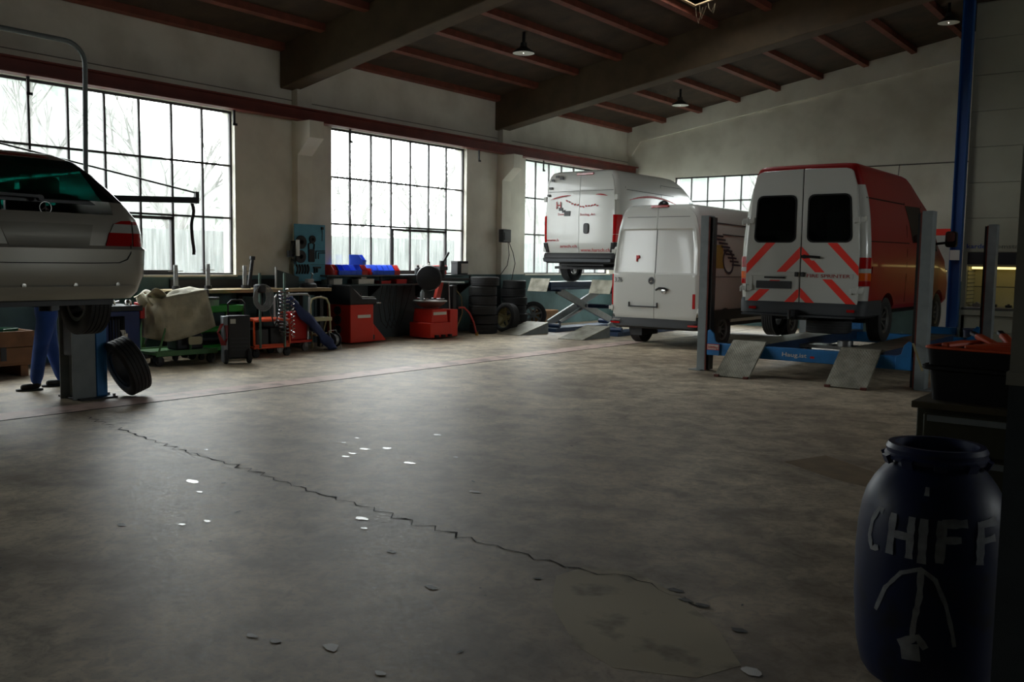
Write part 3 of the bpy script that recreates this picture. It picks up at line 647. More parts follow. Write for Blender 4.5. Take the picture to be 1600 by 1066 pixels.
# ---- white panel van standing on the floor
def floor_van():
    r = thing('panel_van', 'white panel van standing on the floor with 3.76 printed on its rear door', 'van', (-8.655, 15.7, 0))
    B = Body([(.48, .93, .05, 5.6, .12, .4, .01), (.60, .985, .01, 5.75, .12, .45, .01), (.9, 1.0, 0, 5.8, .13, .5, .01), (1.42, .998, 0, 5.4, .13, .5, .01), (1.55, .985, .01, 5.1, .13, .45, .01), (1.9, .955, .03, 4.55, .13, .4, .015),
              (2.29, .905, .05, 4.1, .10, .35, .02), (2.52, .85, .07, 3.8, .09, .35, .025), (2.66, .79, .085, 3.5, .09, .3, .03), (2.725, .74, .105, 3.3, .10, .3, .03), (2.755, .66, .15, 3.1, .12, .3, .04)])
    body = B.mesh(2).build('body', M_vanwhite, r, smooth=.5)
    ax = [(s, y) for y in (1.05, 4.75) for s in (1, -1)]
    boolcut(body, arch_cutters([(s*.95, y, .35) for s, y in [(a, b) for a, b in ax]], 1.0, .43))
    for s, y in ax: wheel(r, (s*.86, y, .35), .35, .235, 8, mat('grey_rim', rgb(110, 110, 108), .45, .6), out=s)
    M_seamg = mat('seam_grey', rgb(70, 72, 70), .7)
    # doors as raised panels over the rear
    lp = [(.50, -.87), (.9, -.945), (1.42, -.95), (1.9, -.925), (2.3, -.86), (2.52, -.80), (2.66, -.70), (2.70, -.62)]
    def door(s):
        mb = MB(); zz = [p[0] for p in lp]
        rows = []
        for i in range(24):
            z = .50+(2.70-.50)*i/23
            for a, b in zip(lp, lp[1:]):
                if a[0] <= z <= b[0]+1e-6: t = (z-a[0])/(b[0]-a[0]); xo = a[1]+(b[1]-a[1])*t; break
            rows.append((z, -xo))
        N = 12
        def P(u, v, o):
            k = v*(len(rows)-1); i = min(int(k), len(rows)-2); t = k-i; z = rows[i][0]*(1-t)+rows[i+1][0]*t; xo = rows[i][1]*(1-t)+rows[i+1][1]*t
            x = (.005+(xo-.005)*u)*s
            d = 0
            if .55 < z < 2.54 and u < .93:  # pressed panel
                e = min((z-1.42)/.03, (2.29-z)/.03, (.92-u)/.04); d = .024*max(0, min(1, e))
            return (x, B.rear_y(x, z)-o+d, z)
        Body._shell(mb, lambda u, v: P(u, v, .022), lambda u, v: P(u, v, -.02), 18, 60, 0)
        return mb.build('rear_door', M_vanwhite, r, label='white %s rear door' % ('left' if s < 0 else 'right'), smooth=.5)
    dl, dr = door(-1), door(1)
    mb = MB(); B.rear_patch(mb, [(-.007, .5), (.007, .5), (.007, 2.70), (-.007, 2.70)], .004, 1, 30, .006); mb.build('door_seam', M_seamg, r, smooth=0)
    for s, d in ((-1, dl), (1, dr)):
        for z in (1.86, .74):
            hx = s*.965; y = B.rear_y(s*.93, z)
            MB().box(hx-.05, hx+.05, y-.05, y+.03, z-.035, z+.035).cyl((hx-s*.02, y-.04, z-.06), (hx-s*.02, y-.04, z+.06), .014, n=8).build('hinge', M_white, d, bevel=.006)
        for zz, wl in ((2.52, .85),):
            mb = MB(); B.rear_patch(mb, [(min(s*.02, s*.80), 2.515), (max(s*.02, s*.80), 2.515), (max(s*.02, s*.80), 2.525), (min(s*.02, s*.80), 2.525)], .0225, 6, 1, .006); mb.build('crease', M_seamg, d, smooth=0)
    star_emblem(dl, -.06, -.028, 1.29, .072, disc=M_blk)
    h = MB(); h.tube([(.05, -.05, 1.12), (.13, -.07, 1.155), (.25, -.07, 1.15), (.30, -.05, 1.12)], .022, 8); h.lathe([(.055, 0), (.05, .03), (.02, .035)], (.22, -.02, 1.1), (0, -1, 0), 16, 1); h.build('handle', [M_blk, M_chrome], dr)
    text('lettering', '3.76', mat('lettering_black', rgb(40, 40, 42), .5), dl, rear_frame(-.885, B.rear_y(-.86, 1.3)-.034, 1.255), .17, .09, .001)
    MB().box(-.56, .08, -.045, -.015, .775, .80).box(-.56, -.54, -.04, -.015, .78, .87).box(.06, .08, -.04, -.015, .78, .87).build('plate_frame', M_dark, dl)
    MB().box(-.9, -.79, -.012, .0, 1.06, 1.07).build('model_strip', M_chrome, dl, smooth=0)
    MB().box(-.42, -.40, -.012, .03, 1.66, 1.78).box(-.40, -.36, -.012, .03, 1.72, 1.78).build('sticker', M_red, dl, smooth=0, label='small red sticker')
    MB().prism(rrect(.815, .87, .78, 1.06, .01), -.02, .03).build('reflector', M_lens, dr)
    for s in (-1, 1):
        lp_ = MB(); B.corner_patch(lp_, .80, 1.41, 25, 100, .02, 8, .02, s, 0); lp_.build('tail_lamp', M_lens, r)
    mb = MB(); mb.prism(rrect(-.17, .21, 2.70, 2.745, .015), .06, .2); mb.build('brake_light', M_lens, r, bevel=.008)
    dm = MB(); dm.lathe([(.105, 0), (.1, .04), (.075, .075), (.03, .1), (0, .103)], (.05, .17, 2.735), (0, 0, 1), 16); dm.build('camera_dome', M_blk, r)
    pb = Body([(.36, .90, .0, .9, .14, .1, .02), (.40, .97, -.06, .9, .16, .1, .02), (.50, 1.0, -.05, .9, .16, .1, .02), (.56, 1.005, 0, .9, .15, .1, .02), (.62, 1.0, .02, .3, .1, .05, 0)])
    bm = pb.mesh(1).build('bumper', M_bumpb, r)
    for x in (-.84, .85): MB().prism(rrect(x-.1, x+.1, .44, .475, .008), -.06, -.03).build('reflector', M_lens, bm)
    MB().box(-.92, -.72, -.065, -.055, .50, .53).build('step_strip', M_chrome, bm, smooth=0)
    MB().box(-.6, .6, .1, 5.2, .36, .5).cyl((-.8, 1.05, .35), (.8, 1.05, .35), .06).box(-.65, -.4, .25, .9, .2, .45).build('underbody', M_blk, r)
    # right side: creases, rub strip, graphic, windows
    for q in ([(.3, 2.42), (4.4, 2.36), (4.4, 2.385), (.3, 2.445)], [(1.0, 2.2), (4.0, 2.15), (4.0, 2.17), (1.0, 2.22)], [(.15, 1.38), (5.0, 1.36), (5.0, 1.375), (.15, 1.395)]):
        mb = MB(); B.side_patch(mb, q, .008, 12, 1, .012); mb.build('panel_crease', M_seamg, r, smooth=0)
    mb = MB(); B.side_patch(mb, [(.2, .55), (5.4, .55), (5.4, .75), (.2, .75)], .03, 14, 2, .03); mb.build('side_moulding', M_bumpb, r)
    gr = MB(); B.side_patch(gr, [(.55, 1.55), (.95, 1.55), (.95, 2.0), (.55, 2.0)], .004, 3, 3, .004, 0)
    for k in range(9): B.side_patch(gr, [(.6+.09*k, 2.16-.07*k), (1.0+.09*k, 2.15-.07*k), (1.0+.09*k, 2.185-.07*k), (.6+.09*k, 2.2-.07*k)], .006, 3, 1, .003, 1)
    gr.build('side_graphic', [mat('graphic_yellow', rgb(170, 150, 50), .5), mat('graphic_dark', rgb(44, 34, 50), .5)], r, smooth=0, label='broken yellow and dark graphic on the side')
    rg = MB(); t = 24
    for k in range(t):
        a, b = 2*PI*k/t, 2*PI*(k+1)/t; P = lambda q, rr: (1.15+rr*math.cos(q), 1.68+rr*math.sin(q))
        B.side_patch(rg, [P(a, .2), P(b, .2), P(b, .25), P(a, .25)], .008, 1, 1, .004)
    rg.build('side_ring', MATS['graphic_dark'], r, smooth=0)
    mb = MB(); B.side_patch(mb, [(4.0, 1.5), (4.9, 1.5), (4.35, 2.05), (4.0, 2.1)], .006); mb.build('side_window', M_glassd, r)
    m = MB().prism(rrect(1.13, 1.32, 1.45, 1.75, .05), 4.5, 4.6).tube([(.95, 4.7, 1.5), (1.15, 4.55, 1.52)], .025); m.build('mirror', M_blk, r, bevel=.01)
    return r
floor_van()
# ---- white van on the scissor lift
def lifted_van():
    r = thing('delivery_van', 'white high roof delivery van with red web address, raised on a scissor lift', 'van', (-11.56, 17.4, 1.172))
    B = Body([(.55, .93, .05, 4.9, .12, .4, .01), (.85, 1.0, 0, 5.1, .13, .45, .01), (1.15, 1.02, 0, 5.05, .14, .45, .01), (1.487, 1.02, 0, 4.6, .14, .45, .01), (1.845, 1.0, .015, 4.1, .14, .4, .01),
              (2.15, .97, .025, 3.7, .10, .4, .015), (2.30, .94, .035, 3.45, .09, .4, .015), (2.42, .895, .05, 3.2, .09, .4, .02), (2.485, .84, .07, 3.0, .1, .4, .02), (2.515, .74, .11, 2.8, .12, .35, .03)])
    body = B.mesh(2).build('body', M_vanwhite, r, smooth=.5)
    boolcut(body, arch_cutters([(s*.95, y, .34) for y in (1.0, 4.35) for s in (1, -1)], 1.02, .42))
    for y in (1.0, 4.35):
        for s in (1, -1): wheel(r, (s*.86, y, .34), .34, .23, 8, MATS['grey_rim'], out=s)
    M_sg = MATS['seam_grey']
    lp = [(.83, -.90), (1.45, -.93), (1.85, -.915), (2.15, -.885), (2.30, -.855), (2.40, -.80)]
    def door(s):
        mb = MB()
        def P(u, v, o):
            z = lp[0][0]+(lp[-1][0]-lp[0][0])*v
            for a, b in zip(lp, lp[1:]):
                if z <= b[0]+1e-6: t = (z-a[0])/(b[0]-a[0]); xo = -(a[1]+(b[1]-a[1])*t); break
            zb = z-.16*(1-v)*(1 if True else 0)
            x = (.005+(xo-.005)*u)*s; d = .008 if z > 2.06 else 0
            return (x, B.rear_y(x, zb)-o+d, zb)
        Body._shell(mb, lambda u, v: P(u, v, .02), lambda u, v: P(u, v, -.02), 10, 30, 0)
        return mb.build('rear_door', M_vanwhite, r, label='white %s rear door' % ('left' if s < 0 else 'right'))
    dl, dr = door(-1), door(1)
    mb = MB(); B.rear_patch(mb, [(-.007, .7), (.007, .7), (.007, 2.40), (-.007, 2.40)], .004, 1, 30, .006); mb.build('door_seam', M_sg, r, smooth=0)
    for s, d in ((-1, dl), (1, dr)):
        for z in (1.9, .75):
            hx = s*.955; y = B.rear_y(s*.93, z); MB().box(hx-.04, hx+.04, y-.05, y+.02, z-.06, z+.06).build('hinge', M_white, d, bevel=.01)
        a, b = min(s*.02, s*.87), max(s*.02, s*.87); mb = MB(); B.rear_patch(mb, [(a, 2.055), (b, 2.055), (b, 2.063), (a, 2.063)], .0225, 6, 1, .006); mb.build('crease', M_sg, d, smooth=0)
    MB().prism(rrect(.135, .275, 1.10, 1.335, .05), -.05, -.01).build('handle', M_blk, dr, bevel=.012)
    M_rt = mat('lettering_crimson', rgb(176, 30, 32), .5)
    yy = -.026
    text('lettering', 'www.harsch.ch', M_rt, dr, rear_frame(.06, yy, .70), .78, .078, .001)
    text('lettering', 'www.h', M_rt, dl, rear_frame(-.88, yy, .93), .34, .065, .001)
    text('lettering', 'arsch.ch', M_rt, dl, rear_frame(-.50, yy, .79), .46, .065, .001)
    text('lettering', 'Dem', M_rt, dl, rear_frame(-.572, yy, 1.52), .16, .055, .001)
    text('lettering', 'Stockag, Art', M_rt, dr, rear_frame(.03, yy, 1.505), .40, .055, .001)
    text('lettering', 'H', M_rt, dl, rear_frame(-.625, yy, 1.67), .13, .17, .001)
    lo = MB()
    for k in range(12):
        x = -.36+k*.075; z = 1.86-.14*math.sin(min(1, k/5)*PI/2)+.01*math.sin(k*2); lo.bar((x, yy, z), (x+.05, yy, z-.03*math.cos(k)), .003, .028, up=(0, 0, 1))
    lo.build('logo_fragment', M_rt, r, smooth=0, label='broken red logo fragments')
    bl = MB()
    for x, z, w in ((-.5, 1.66, .1), (-.42, 1.61, .08), (-.32, 1.56, .16), (-.74, 2.32, .07), (-.62, 2.4, .08), (-.5, 2.36, .09), (-.85, 1.98, .07), (-.8, 2.14, .08)): bl.box(x-w/2, x+w/2, -.03 if z < 2.05 else -.018, 0, z-w*.35, z+w*.35)
    bl.build('black_fragment', M_blk, r, smooth=0, label='black fragments of the broken graphic')
    ar = MB()
    def arc(x0, z0, x1, z1, h, n=8):
        for i in range(n):
            t0, t1 = i/n, (i+1)/n; f = lambda t: (x0+(x1-x0)*t, z0+(z1-z0)*t+h*4*t*(1-t))
            a, b = f(t0), f(t1); w = .004+.012*math.sin(PI*(t0+t1)/2); ar.add([(a[0], yy-.001, a[1]-w), (b[0], yy-.001, b[1]-w), (b[0], yy-.001, b[1]+w), (a[0], yy-.001, a[1]+w)], [(0, 1, 2, 3)])
    arc(-.78, 1.88, -.227, 1.965, .02); arc(.442, 1.965, .742, 1.93, .015)
    ar.build('red_arc', M_rt, r, smooth=0)
    sa = MB(); n = 14
    for i in range(n):
        t0, t1 = i/n, (i+1)/n; f = lambda t: (.5+2.2*t, 1.86+.02*t+.19*4*t*(1-t)*.6)
        a, b = f(t0), f(t1); w = .005+.022*math.sin(PI*(t0+t1)/2); B.side_patch(sa, [(a[0], a[1]-w), (b[0], b[1]-w), (b[0], b[1]+w), (a[0], a[1]+w)], .004, 1, 1, .003)
    sa.build('side_arc', M_rt, r, smooth=0)
    for q in ([(.4, 2.08), (2.6, 2.06), (2.6, 2.072), (.4, 2.092)], [(.35, .8), (.362, .8), (.362, 2.15), (.35, 2.15)], [(2.0, 2.28), (3.2, 2.28), (3.2, 2.29), (2.0, 2.29)], [(1.98, 2.0), (1.995, 2.0), (1.995, 2.28), (1.98, 2.28)]):
        mb = MB(); B.side_patch(mb, q, .003, 8, 1, .005); mb.build('panel_seam', M_sg, r, smooth=0)
    for s in (-1, 1):
        lp_ = MB(); B.corner_patch(lp_, .91, 1.08, 5, 90, .02, 3, .02, s, 1); B.corner_patch(lp_, 1.085, 1.515, 5, 90, .02, 6, .02, s, 0); lp_.build('tail_lamp', [M_lens, M_lens], r)
    MB().prism(rrect(-.12, .33, 2.415, 2.465, .015), .03, .14).build('brake_light', M_lens, r, bevel=.008)
    pb = Body([(.43, .93, -.02, .9, .18, .1, .02), (.47, 1.03, -.08, .95, .2, .1, .02), (.54, 1.05, -.08, .95, .2, .1, .02), (.56, 1.05, -.05, .95, .2, .1, .02), (.62, 1.05, -.035, .95, .2, .1, .02), (.665, 1.03, .0, .9, .16, .1, .02)])
    bm = pb.mesh(1).build('bumper', M_bumpb, r)
    for s in (-1, 1):
        c = MB(); B.corner_patch(c, .68, .90, -2, 110, .045, 3, .05, s); c.build('bumper_corner', M_bumpb, r)
    MB().box(-.9, .9, -.095, -.07, .46, .535).build('bumper_step', M_bump, bm, bevel=.01)
    MB().box(-.6, .6, .1, 4.6, .38, .55).cyl((-.8, 1.0, .34), (.8, 1.0, .34), .05).box(-.9, .9, .35, .45, .3, .36).build('underbody', M_blk, r)
    mb = MB(); B.side_patch(mb, [(3.4, 1.3), (4.3, 1.3), (3.75, 1.95), (3.4, 1.98)], .006); mb.build('side_window', M_glassd, r)
    MB().tube([(.96, 4.1, 1.75), (1.12, 4.02, 1.78), (1.16, 4.0, 1.6)], .02).prism(rrect(1.08, 1.26, 1.32, 1.62, .05), 3.95, 4.05).build('mirror', M_blk, r)
    return r
lifted_van()
# ---- silver estate car on the two post lift, nose to the window wall
M_silver = mat('silver_car_paint', rgb(186, 184, 174), .3, .35, coat=.5)
def estate_car():
    r = thing('estate_car', 'silver estate car raised on a two post lift with its rear to the camera', 'car', (-7.9, 3.80, .99), PI/2)
    B = Body([(.24, .86, .13, 4.5, .16, .3, .04), (.30, .91, .08, 4.6, .18, .35, .05), (.46, .95, .02, 4.7, .19, .4, .06), (.69, .955, 0, 4.72, .19, .45, .06), (.72, .94, .03, 4.72, .18, .45, .06), (.86, .935, .05, 4.65, .18, .45, .06), (.97, .905, .08, 4.5, .17, .45, .06), (1.07, .845, .13, 3.7, .16, .35, .06), (1.115, .815, .16, 3.35, .15, .3, .06),
              (1.25, .735, .28, 3.05, .15, .3, .06), (1.39, .635, .40, 2.75, .15, .3, .07), (1.485, .54, .49, 2.55, .16, .3, .08), (1.54, .44, .60, 2.3, .18, .3, .08), (1.57, .28, .80, 2.0, .15, .2, .08)])
    body = B.mesh(3).build('body', M_silver, r, smooth=.6)
    cut = [MB().box(-.62, .62, .05, 2.85, 1.0, 1.42)]
    cut += [MB().box(-1.2, 1.2, 1.1, 1.95, 1.12, 1.39), MB().box(-1.2, 1.2, 2.05, 2.75, 1.12, 1.39)]
    boolcut(body, arch_cutters([(s*.9, y, .30) for y in (.98, 3.85) for s in (1, -1)], .9, .36, .26)+cut)
    for y in (.98, 3.85):
        for s in (1, -1): wheel(r, (s*.78, y, .18), .325, .235, 7, MATS['grey_rim'], out=s)
    # rear window: wide dark glass reaching the pillars
    mb = MB(); B.rear_patch(mb, [(-.76, 1.12), (.76, 1.12), (.45, 1.485), (-.45, 1.485)], .006, 16, 8, .008); mb.build('rear_window', M_glasst, r, label='large dark wraparound rear window')
    for s in (1, -1): dk = MB(); B.rear_patch(dk, [(s*.55, 1.12), (s*.775, 1.115), (s*.52, 1.45), (s*.47, 1.485)], .004, 4, 6, .006); dk.build('pillar_cover', M_blk, r)
    MB().prism([(-.52, 1.09), (.52, 1.09), (.45, 1.13), (-.45, 1.13)], .24, .3).build('parcel_shelf', M_blk, r)
    for x in (-.35, .35): MB().prism(rrect(x-.25, x+.25, .85, 1.20, .1), 2.5, 2.6).build('seat_back', M_dark, r, bevel=.03)
    for x in (-.42, 0, .42): MB().prism(rrect(x-.19, x+.19, .85, 1.26, .1), 1.35, 1.45).build('rear_seat_back', M_dark, r, bevel=.03)
    mb = MB(); B.rear_patch(mb, [(-.32, 1.495), (.25, 1.495), (.25, 1.525), (-.32, 1.525)], .012, 8, 1, .015); mb.build('brake_light', M_lens, r)
    mb = MB(); mb.bar((-.02, B.rear_y(0, 1.12)-.03, 1.13), (-.62, B.rear_y(.6, 1.13)-.03, 1.14), .02, .025); mb.lathe([(.03, 0), (.025, .04)], (-.02, B.rear_y(0, 1.11)+.01, 1.12), (0, -1, 0), 10); mb.build('wiper', M_blk, r)
    star_emblem(r, 0, B.rear_y(0, 1.03)-.012, 1.035, .05, ring=M_steel)
    # tailgate seam and lamps
    sm = MB(); sp = [(.0, .565), (.35, .565), (.62, .57), (.70, .60), (.735, .66), (.76, .78), (.80, .93)]
    for s in (1, -1):
        for a, b in zip(sp, sp[1:]):
            P = [(s*a[0], B.rear_y(a[0], a[1])-.002, a[1]), (s*b[0], B.rear_y(b[0], b[1])-.002, b[1])]; sm.bar(P[0], P[1], .008, .008)
    sm.build('tailgate_seam', M_seam, r, smooth=0)
    for s in (1, -1):
        ml = MB()
        B.rear_patch(ml, [(s*.50, .72), (s*.76, .72), (s*.77, .84), (s*.545, .84)], .012, 6, 4, .02, 0); B.rear_patch(ml, [(s*.55, .84), (s*.77, .84), (s*.775, .92), (s*.60, .92)], .012, 6, 3, .02, 1)
        B.rear_patch(ml, [(s*.60, .92), (s*.775, .92), (s*.78, .955), (s*.68, .95)], .012, 6, 2, .02, 0)
        B.rear_patch(ml, [(s*.775, .72), (s*.93, .72), (s*.93, .84), (s*.785, .84)], .012, 8, 4, .02, 0); B.rear_patch(ml, [(s*.785, .84), (s*.93, .84), (s*.915, .92), (s*.79, .92)], .012, 8, 3, .02, 1)
        B.rear_patch(ml, [(s*.79, .92), (s*.915, .92), (s*.90, .95), (s*.795, .95)], .012, 6, 2, .02, 0)
        ml.build('tail_lamp', [M_lens, M_clear], r)
        bl = MB(); B.corner_patch(bl, .685, .695, 30, 90, .012, 1, .014, s); bl.build('bumper_strip', M_chrome, r)
    # plate recess with chrome handle strip, bumper crease
    mb = MB(); B.rear_patch(mb, [(-.34, .71), (.34, .71), (.40, .905), (-.40, .905)], .004, 10, 4, .006); mb.build('plate_recess', mat('silver_shade', rgb(160, 158, 148), .35, .35), r)
    mb = MB(); B.rear_patch(mb, [(-.40, .905), (.40, .905), (.40, .93), (-.40, .93)], .02, 10, 1, .03); mb.build('grip_strip', M_silver, r)
    mb = MB(); B.rear_patch(mb, [(-.80, .335), (.80, .335), (.80, .36), (-.80, .36)], .022, 16, 1, .03); B.rear_patch(mb, [(-.9, .545), (.9, .545), (.9, .56), (-.9, .56)], .012, 16, 1, .02); mb.build('bumper_crease', M_silver, r)
    sn = MB()
    for x in (-.62, -.22, .22, .62): sn.lathe([(.02, 0), (.02, .012), (0, .013)], (x, B.rear_y(x, .37)-.0, .37), (0, -1, 0), 10)
    sn.build('parking_sensor', M_silver, r)
    MB().box(-.7, .7, .3, 4.4, .18, .26).cyl((-.45, .25, .22), (-.45, .9, .22), .09).build('underbody', M_blk, r)
    for s in (1, -1):
        MB().tube([(s*.55, .75, 1.49), (s*.52, 1.0, 1.535), (s*.5, 2.1, 1.545), (s*.5, 2.4, 1.5)], .016).build('roof_rail', M_dark, r)
        w = MB(); B.side_patch(w, [(1.1, 1.1), (1.95, 1.1), (1.95, 1.40), (1.2, 1.40)], .002, 4, 3, .006, 0, s); B.side_patch(w, [(2.05, 1.1), (2.8, 1.1), (2.6, 1.40), (2.05, 1.40)], .002, 4, 3, .006, 0, s); w.build('side_window', M_glasst, r)
        MB().prism(rrect(s*.98-.1, s*.98+.1, 1.0, 1.14, .04), 2.9, 3.0).build('mirror', M_silver, r, bevel=.02)
        MB().prism(rrect(s*.62-.14, s*.62+.14, .65, .8, .05), 4.6, 4.72).build('headlamp', M_clear, r)
    return r
estate_car()
# ---------------------------------------------------------------- lifts
M_liftblue = mat('lift_blue', rgb(26, 112, 176), .45, var=.15)
M_liftgrey = mat('lift_grey', rgb(128, 136, 138), .5, var=.12)
M_navy = mat('platform_navy', rgb(28, 52, 86), .5, var=.15)
M_rust = mat('rusty_red', rgb(98, 44, 34), .7, var=.3)
def tread_mat():
    m = bpy.data.materials.new('tread_plate'); m.use_nodes = True; nt = m.node_tree; b = nt.nodes['Principled BSDF']; N = nt.nodes.new; L = nt.links.new
    tc = N('ShaderNodeTexCoord'); mp = N('ShaderNodeMapping'); mp.inputs['Rotation'].default_value = (.4, .3, PI/4); mp.inputs['Scale'].default_value = (38, 38, 38); L(tc.outputs['Object'], mp.inputs[0])
    ck = N('ShaderNodeTexVoronoi'); ck.inputs['Scale'].default_value = 1; ck.inputs['Randomness'].default_value = 0; L(mp.outputs[0], ck.inputs['Vector'])
    n = N('ShaderNodeTexNoise'); n.inputs['Scale'].default_value = 5; n.inputs['Detail'].default_value = 6; L(tc.outputs['Object'], n.inputs['Vector'])
    r = N('ShaderNodeValToRGB'); e = r.color_ramp.elements; e[0].position = .3; e[0].color = (*rgb(116, 112, 96), 1); e[1].position = .7; e[1].color = (*rgb(178, 174, 156), 1); L(n.outputs['Fac'], r.inputs[0])
    mx = N('ShaderNodeMix'); mx.data_type = 'RGBA'; mx.blend_type = 'MULTIPLY'; mx.inputs['Factor'].default_value = .45; L(r.outputs[0], mx.inputs['A']); L(ck.outputs['Distance'], mx.inputs['B'])
    L(mx.outputs['Result'], b.inputs['Base Color']); b.inputs['Metallic'].default_value = .3; b.inputs['Roughness'].default_value = .45
    bp = N('ShaderNodeBump'); bp.inputs['Strength'].default_value = .6; bp.inputs['Distance'].default_value = .01; L(ck.outputs['Distance'], bp.inputs['Height']); L(bp.outputs['Normal'], b.inputs['Normal'])
    return m
M_tread = tread_mat()
def four_post_lift():
    r = thing('four_post_lift', 'blue four post car lift with grey posts and two sloping tread ramps', 'car lift', (-4.665, 12.9, 0))
    # local: x -1.58 .. 1.58, y 0 .. 4.3
    for sx, y in ((-1, 0), (1, 0), (-1, 4.3), (1, 4.3)):
        s = sx; xo = s*1.645; xi = s*1.515
        mb = MB()
        mb.box(min(xo, xi), max(xo, xi), y-.07, y-.045, 0, 2.35); mb.box(min(xo, xo-s*.02), max(xo, xo-s*.02), y-.045, y+.12, 0, 2.35); mb.box(min(xo, xi), max(xo, xi), y+.12, y+.145, 0, 2.35)
        mb.box(min(xo, xi), max(xo, xi), y-.07, y+.145, 2.34, 2.36)
        p = mb.build('post', M_liftgrey, r, bevel=.004)
        MB().box(min(xi-s*.01, xi-s*.06), max(xi-s*.01, xi-s*.06), y-.03, y+.1, .02, 2.33).build('guide_rail', M_blk, p, smooth=0)
        MB().box(min(xi, xi-s*.02), max(xi, xi-s*.02), y-.068, y-.05, .01, 2.34).build('rust_edge', M_rust, p, smooth=0)
        MB().box(xo-.1, xo+.1, y-.14, y+.2, 0, .015).build('foot_plate', M_liftgrey, p, bevel=.003)
    for y in (0, 4.3):
        c = MB().box(-1.49, 1.49, y-.06, y+.1, .25, .43).build('cross_beam', M_liftblue, r, bevel=.01)
        for s in (-1, 1):
            q = [(s*1.47, .25), (s*1.47, .62), (s*1.43, .64), (s*1.37, .58), (s*1.34, .46), (s*1.27, .43), (s*1.27, .25)]
            MB().prism(q, y-.085, y-.055).build('end_bracket', M_liftblue, c, bevel=.004)
        if y == 0:
            text('lettering', 'Haug.ist', M_white, c, rear_frame(-.30, -.066, .315), .36, .06, .001)
            MB().prism(rrect(.11, .17, .31, .34, .008), -.064, -.058).build('red_mark', M_red, c, smooth=0)
            MB().prism(rrect(-1.47, -1.27, .33, .42, .008), -.094, -.086).build('load_label', M_red, c, smooth=0)
            MB().prism(rrect(-1.46, -1.28, .34, .41, .006), -.097, -.093).build('load_label_face', M_white, c, smooth=0)
            text('lettering', '5000kg', M_red, c, rear_frame(-1.455, -.099, .352), .165, .045, .001)
    for x0, x1 in ((-1.085, -.57), (.52, 1.065)):
        f = MB().box(x0, x1, .02, 4.6, .40, .46).box(x0, x0+.04, .02, 4.6, .30, .40).box(x1-.04, x1, .02, 4.6, .30, .40)
        f.build('runway', M_navy, r, smooth=0); MB().box(x0+.01, x1-.01, .05, 4.5, .4605, .4615).build('runway_tread', M_tread, r, smooth=0)
        rp = MB(); a, b = (.06, .475), (-.60, .02)
        rp.prism([(.16, .475), (.02, .50), (-.02, .49), (-.62, .015), (-.60, .0), (.0, .455), (.16, .462)], x0, x1, 'yz')
        rr = rp.build('ramp', M_tread, r, smooth=0)
        e = MB()
        for q in (x0+.0, x1-.07): e.box(q, q+.07, -.645, -.59, 0, .035)
        e.build('ramp_foot', M_rust, rr, bevel=.004)
        MB().box(x0, x1, 4.45, 4.6, .46, .58).build('end_stop', M_liftblue, r, bevel=.006)
    MB().box(-1.07, 1.05, 1.35, 1.75, .34, .39).cyl((.1, 1.5, .39), (.1, 1.5, .47), .12).build('jacking_beam', M_steel, r)
    MB().bar((1.49, -.1, .62), (1.66, -.26, .28), .03, .006).build('strap', mat('tan_strap', rgb(150, 140, 104), .8), r)
    return r
four_post_lift()
def scissor_lift():
    r = thing('scissor_lift', 'navy scissor lift with crossed grey arms and hinged tread stop plates', 'car lift', (-11.56, 17.1, 0))
    M_arm = mat('arm_grey', rgb(176, 180, 178), .45, var=.1)
    for x in (-.84, .84):
        MB().box(x-.3, x+.3, 0, 4.4, 1.06, 1.17).box(x-.3, x-.25, 0, 4.4, .99, 1.06).box(x+.25, x+.3, 0, 4.4, .99, 1.06).build('platform', M_navy, r, bevel=.006)
        MB().box(x-.3, x+.3, .01, 4.4, 1.1702, 1.172).build('lit_platform_top', M_arm, r, smooth=0)  # thin pale sheet paints the light along the top of the navy platform
        p = MB().bar((x, -.02, 1.25), (x, -.14, .95), .54, .02, up=(1, 0, 0)); 
        p = MB().prism([(0, 1.25), (.015, 1.245), (-.12, .95), (-.135, .955)], x-.27, x+.27, 'yz'); p.build('stop_plate', M_tread, r, smooth=0)
        for dx, (ya, za), (yb, zb) in ((-.12, (.5, .18), (2.9, .98)), (.12, (.5, .98), (2.9, .18))):
            MB().bar((x+dx, ya, za), (x+dx, yb, zb), .06, .17).build('scissor_arm', M_arm, r, bevel=.01)
        MB().cyl((x-.2, 1.7, .58), (x+.2, 1.7, .58), .045).build('pivot_pin', M_steel, r)
        for y in (.5, 2.9):
            MB().cyl((x-.22, y, .14), (x+.22, y, .14), .05).build('roller', M_navy, r); MB().cyl((x-.22, y, .98), (x+.22, y, .98), .04).build('roller', M_navy, r)
        MB().box(x-.25, x+.25, .3, 3.2, 0, .09).build('base_frame', M_navy, r, bevel=.006)
        MB().cyl((x, .8, .2), (x, 1.9, .55), .045).build('hydraulic_ram', M_steel, r)
    MB().cyl((-.6, 1.7, .58), (.6, 1.7, .58), .05).build('cross_tube', M_navy, r)
    return r
scissor_lift()
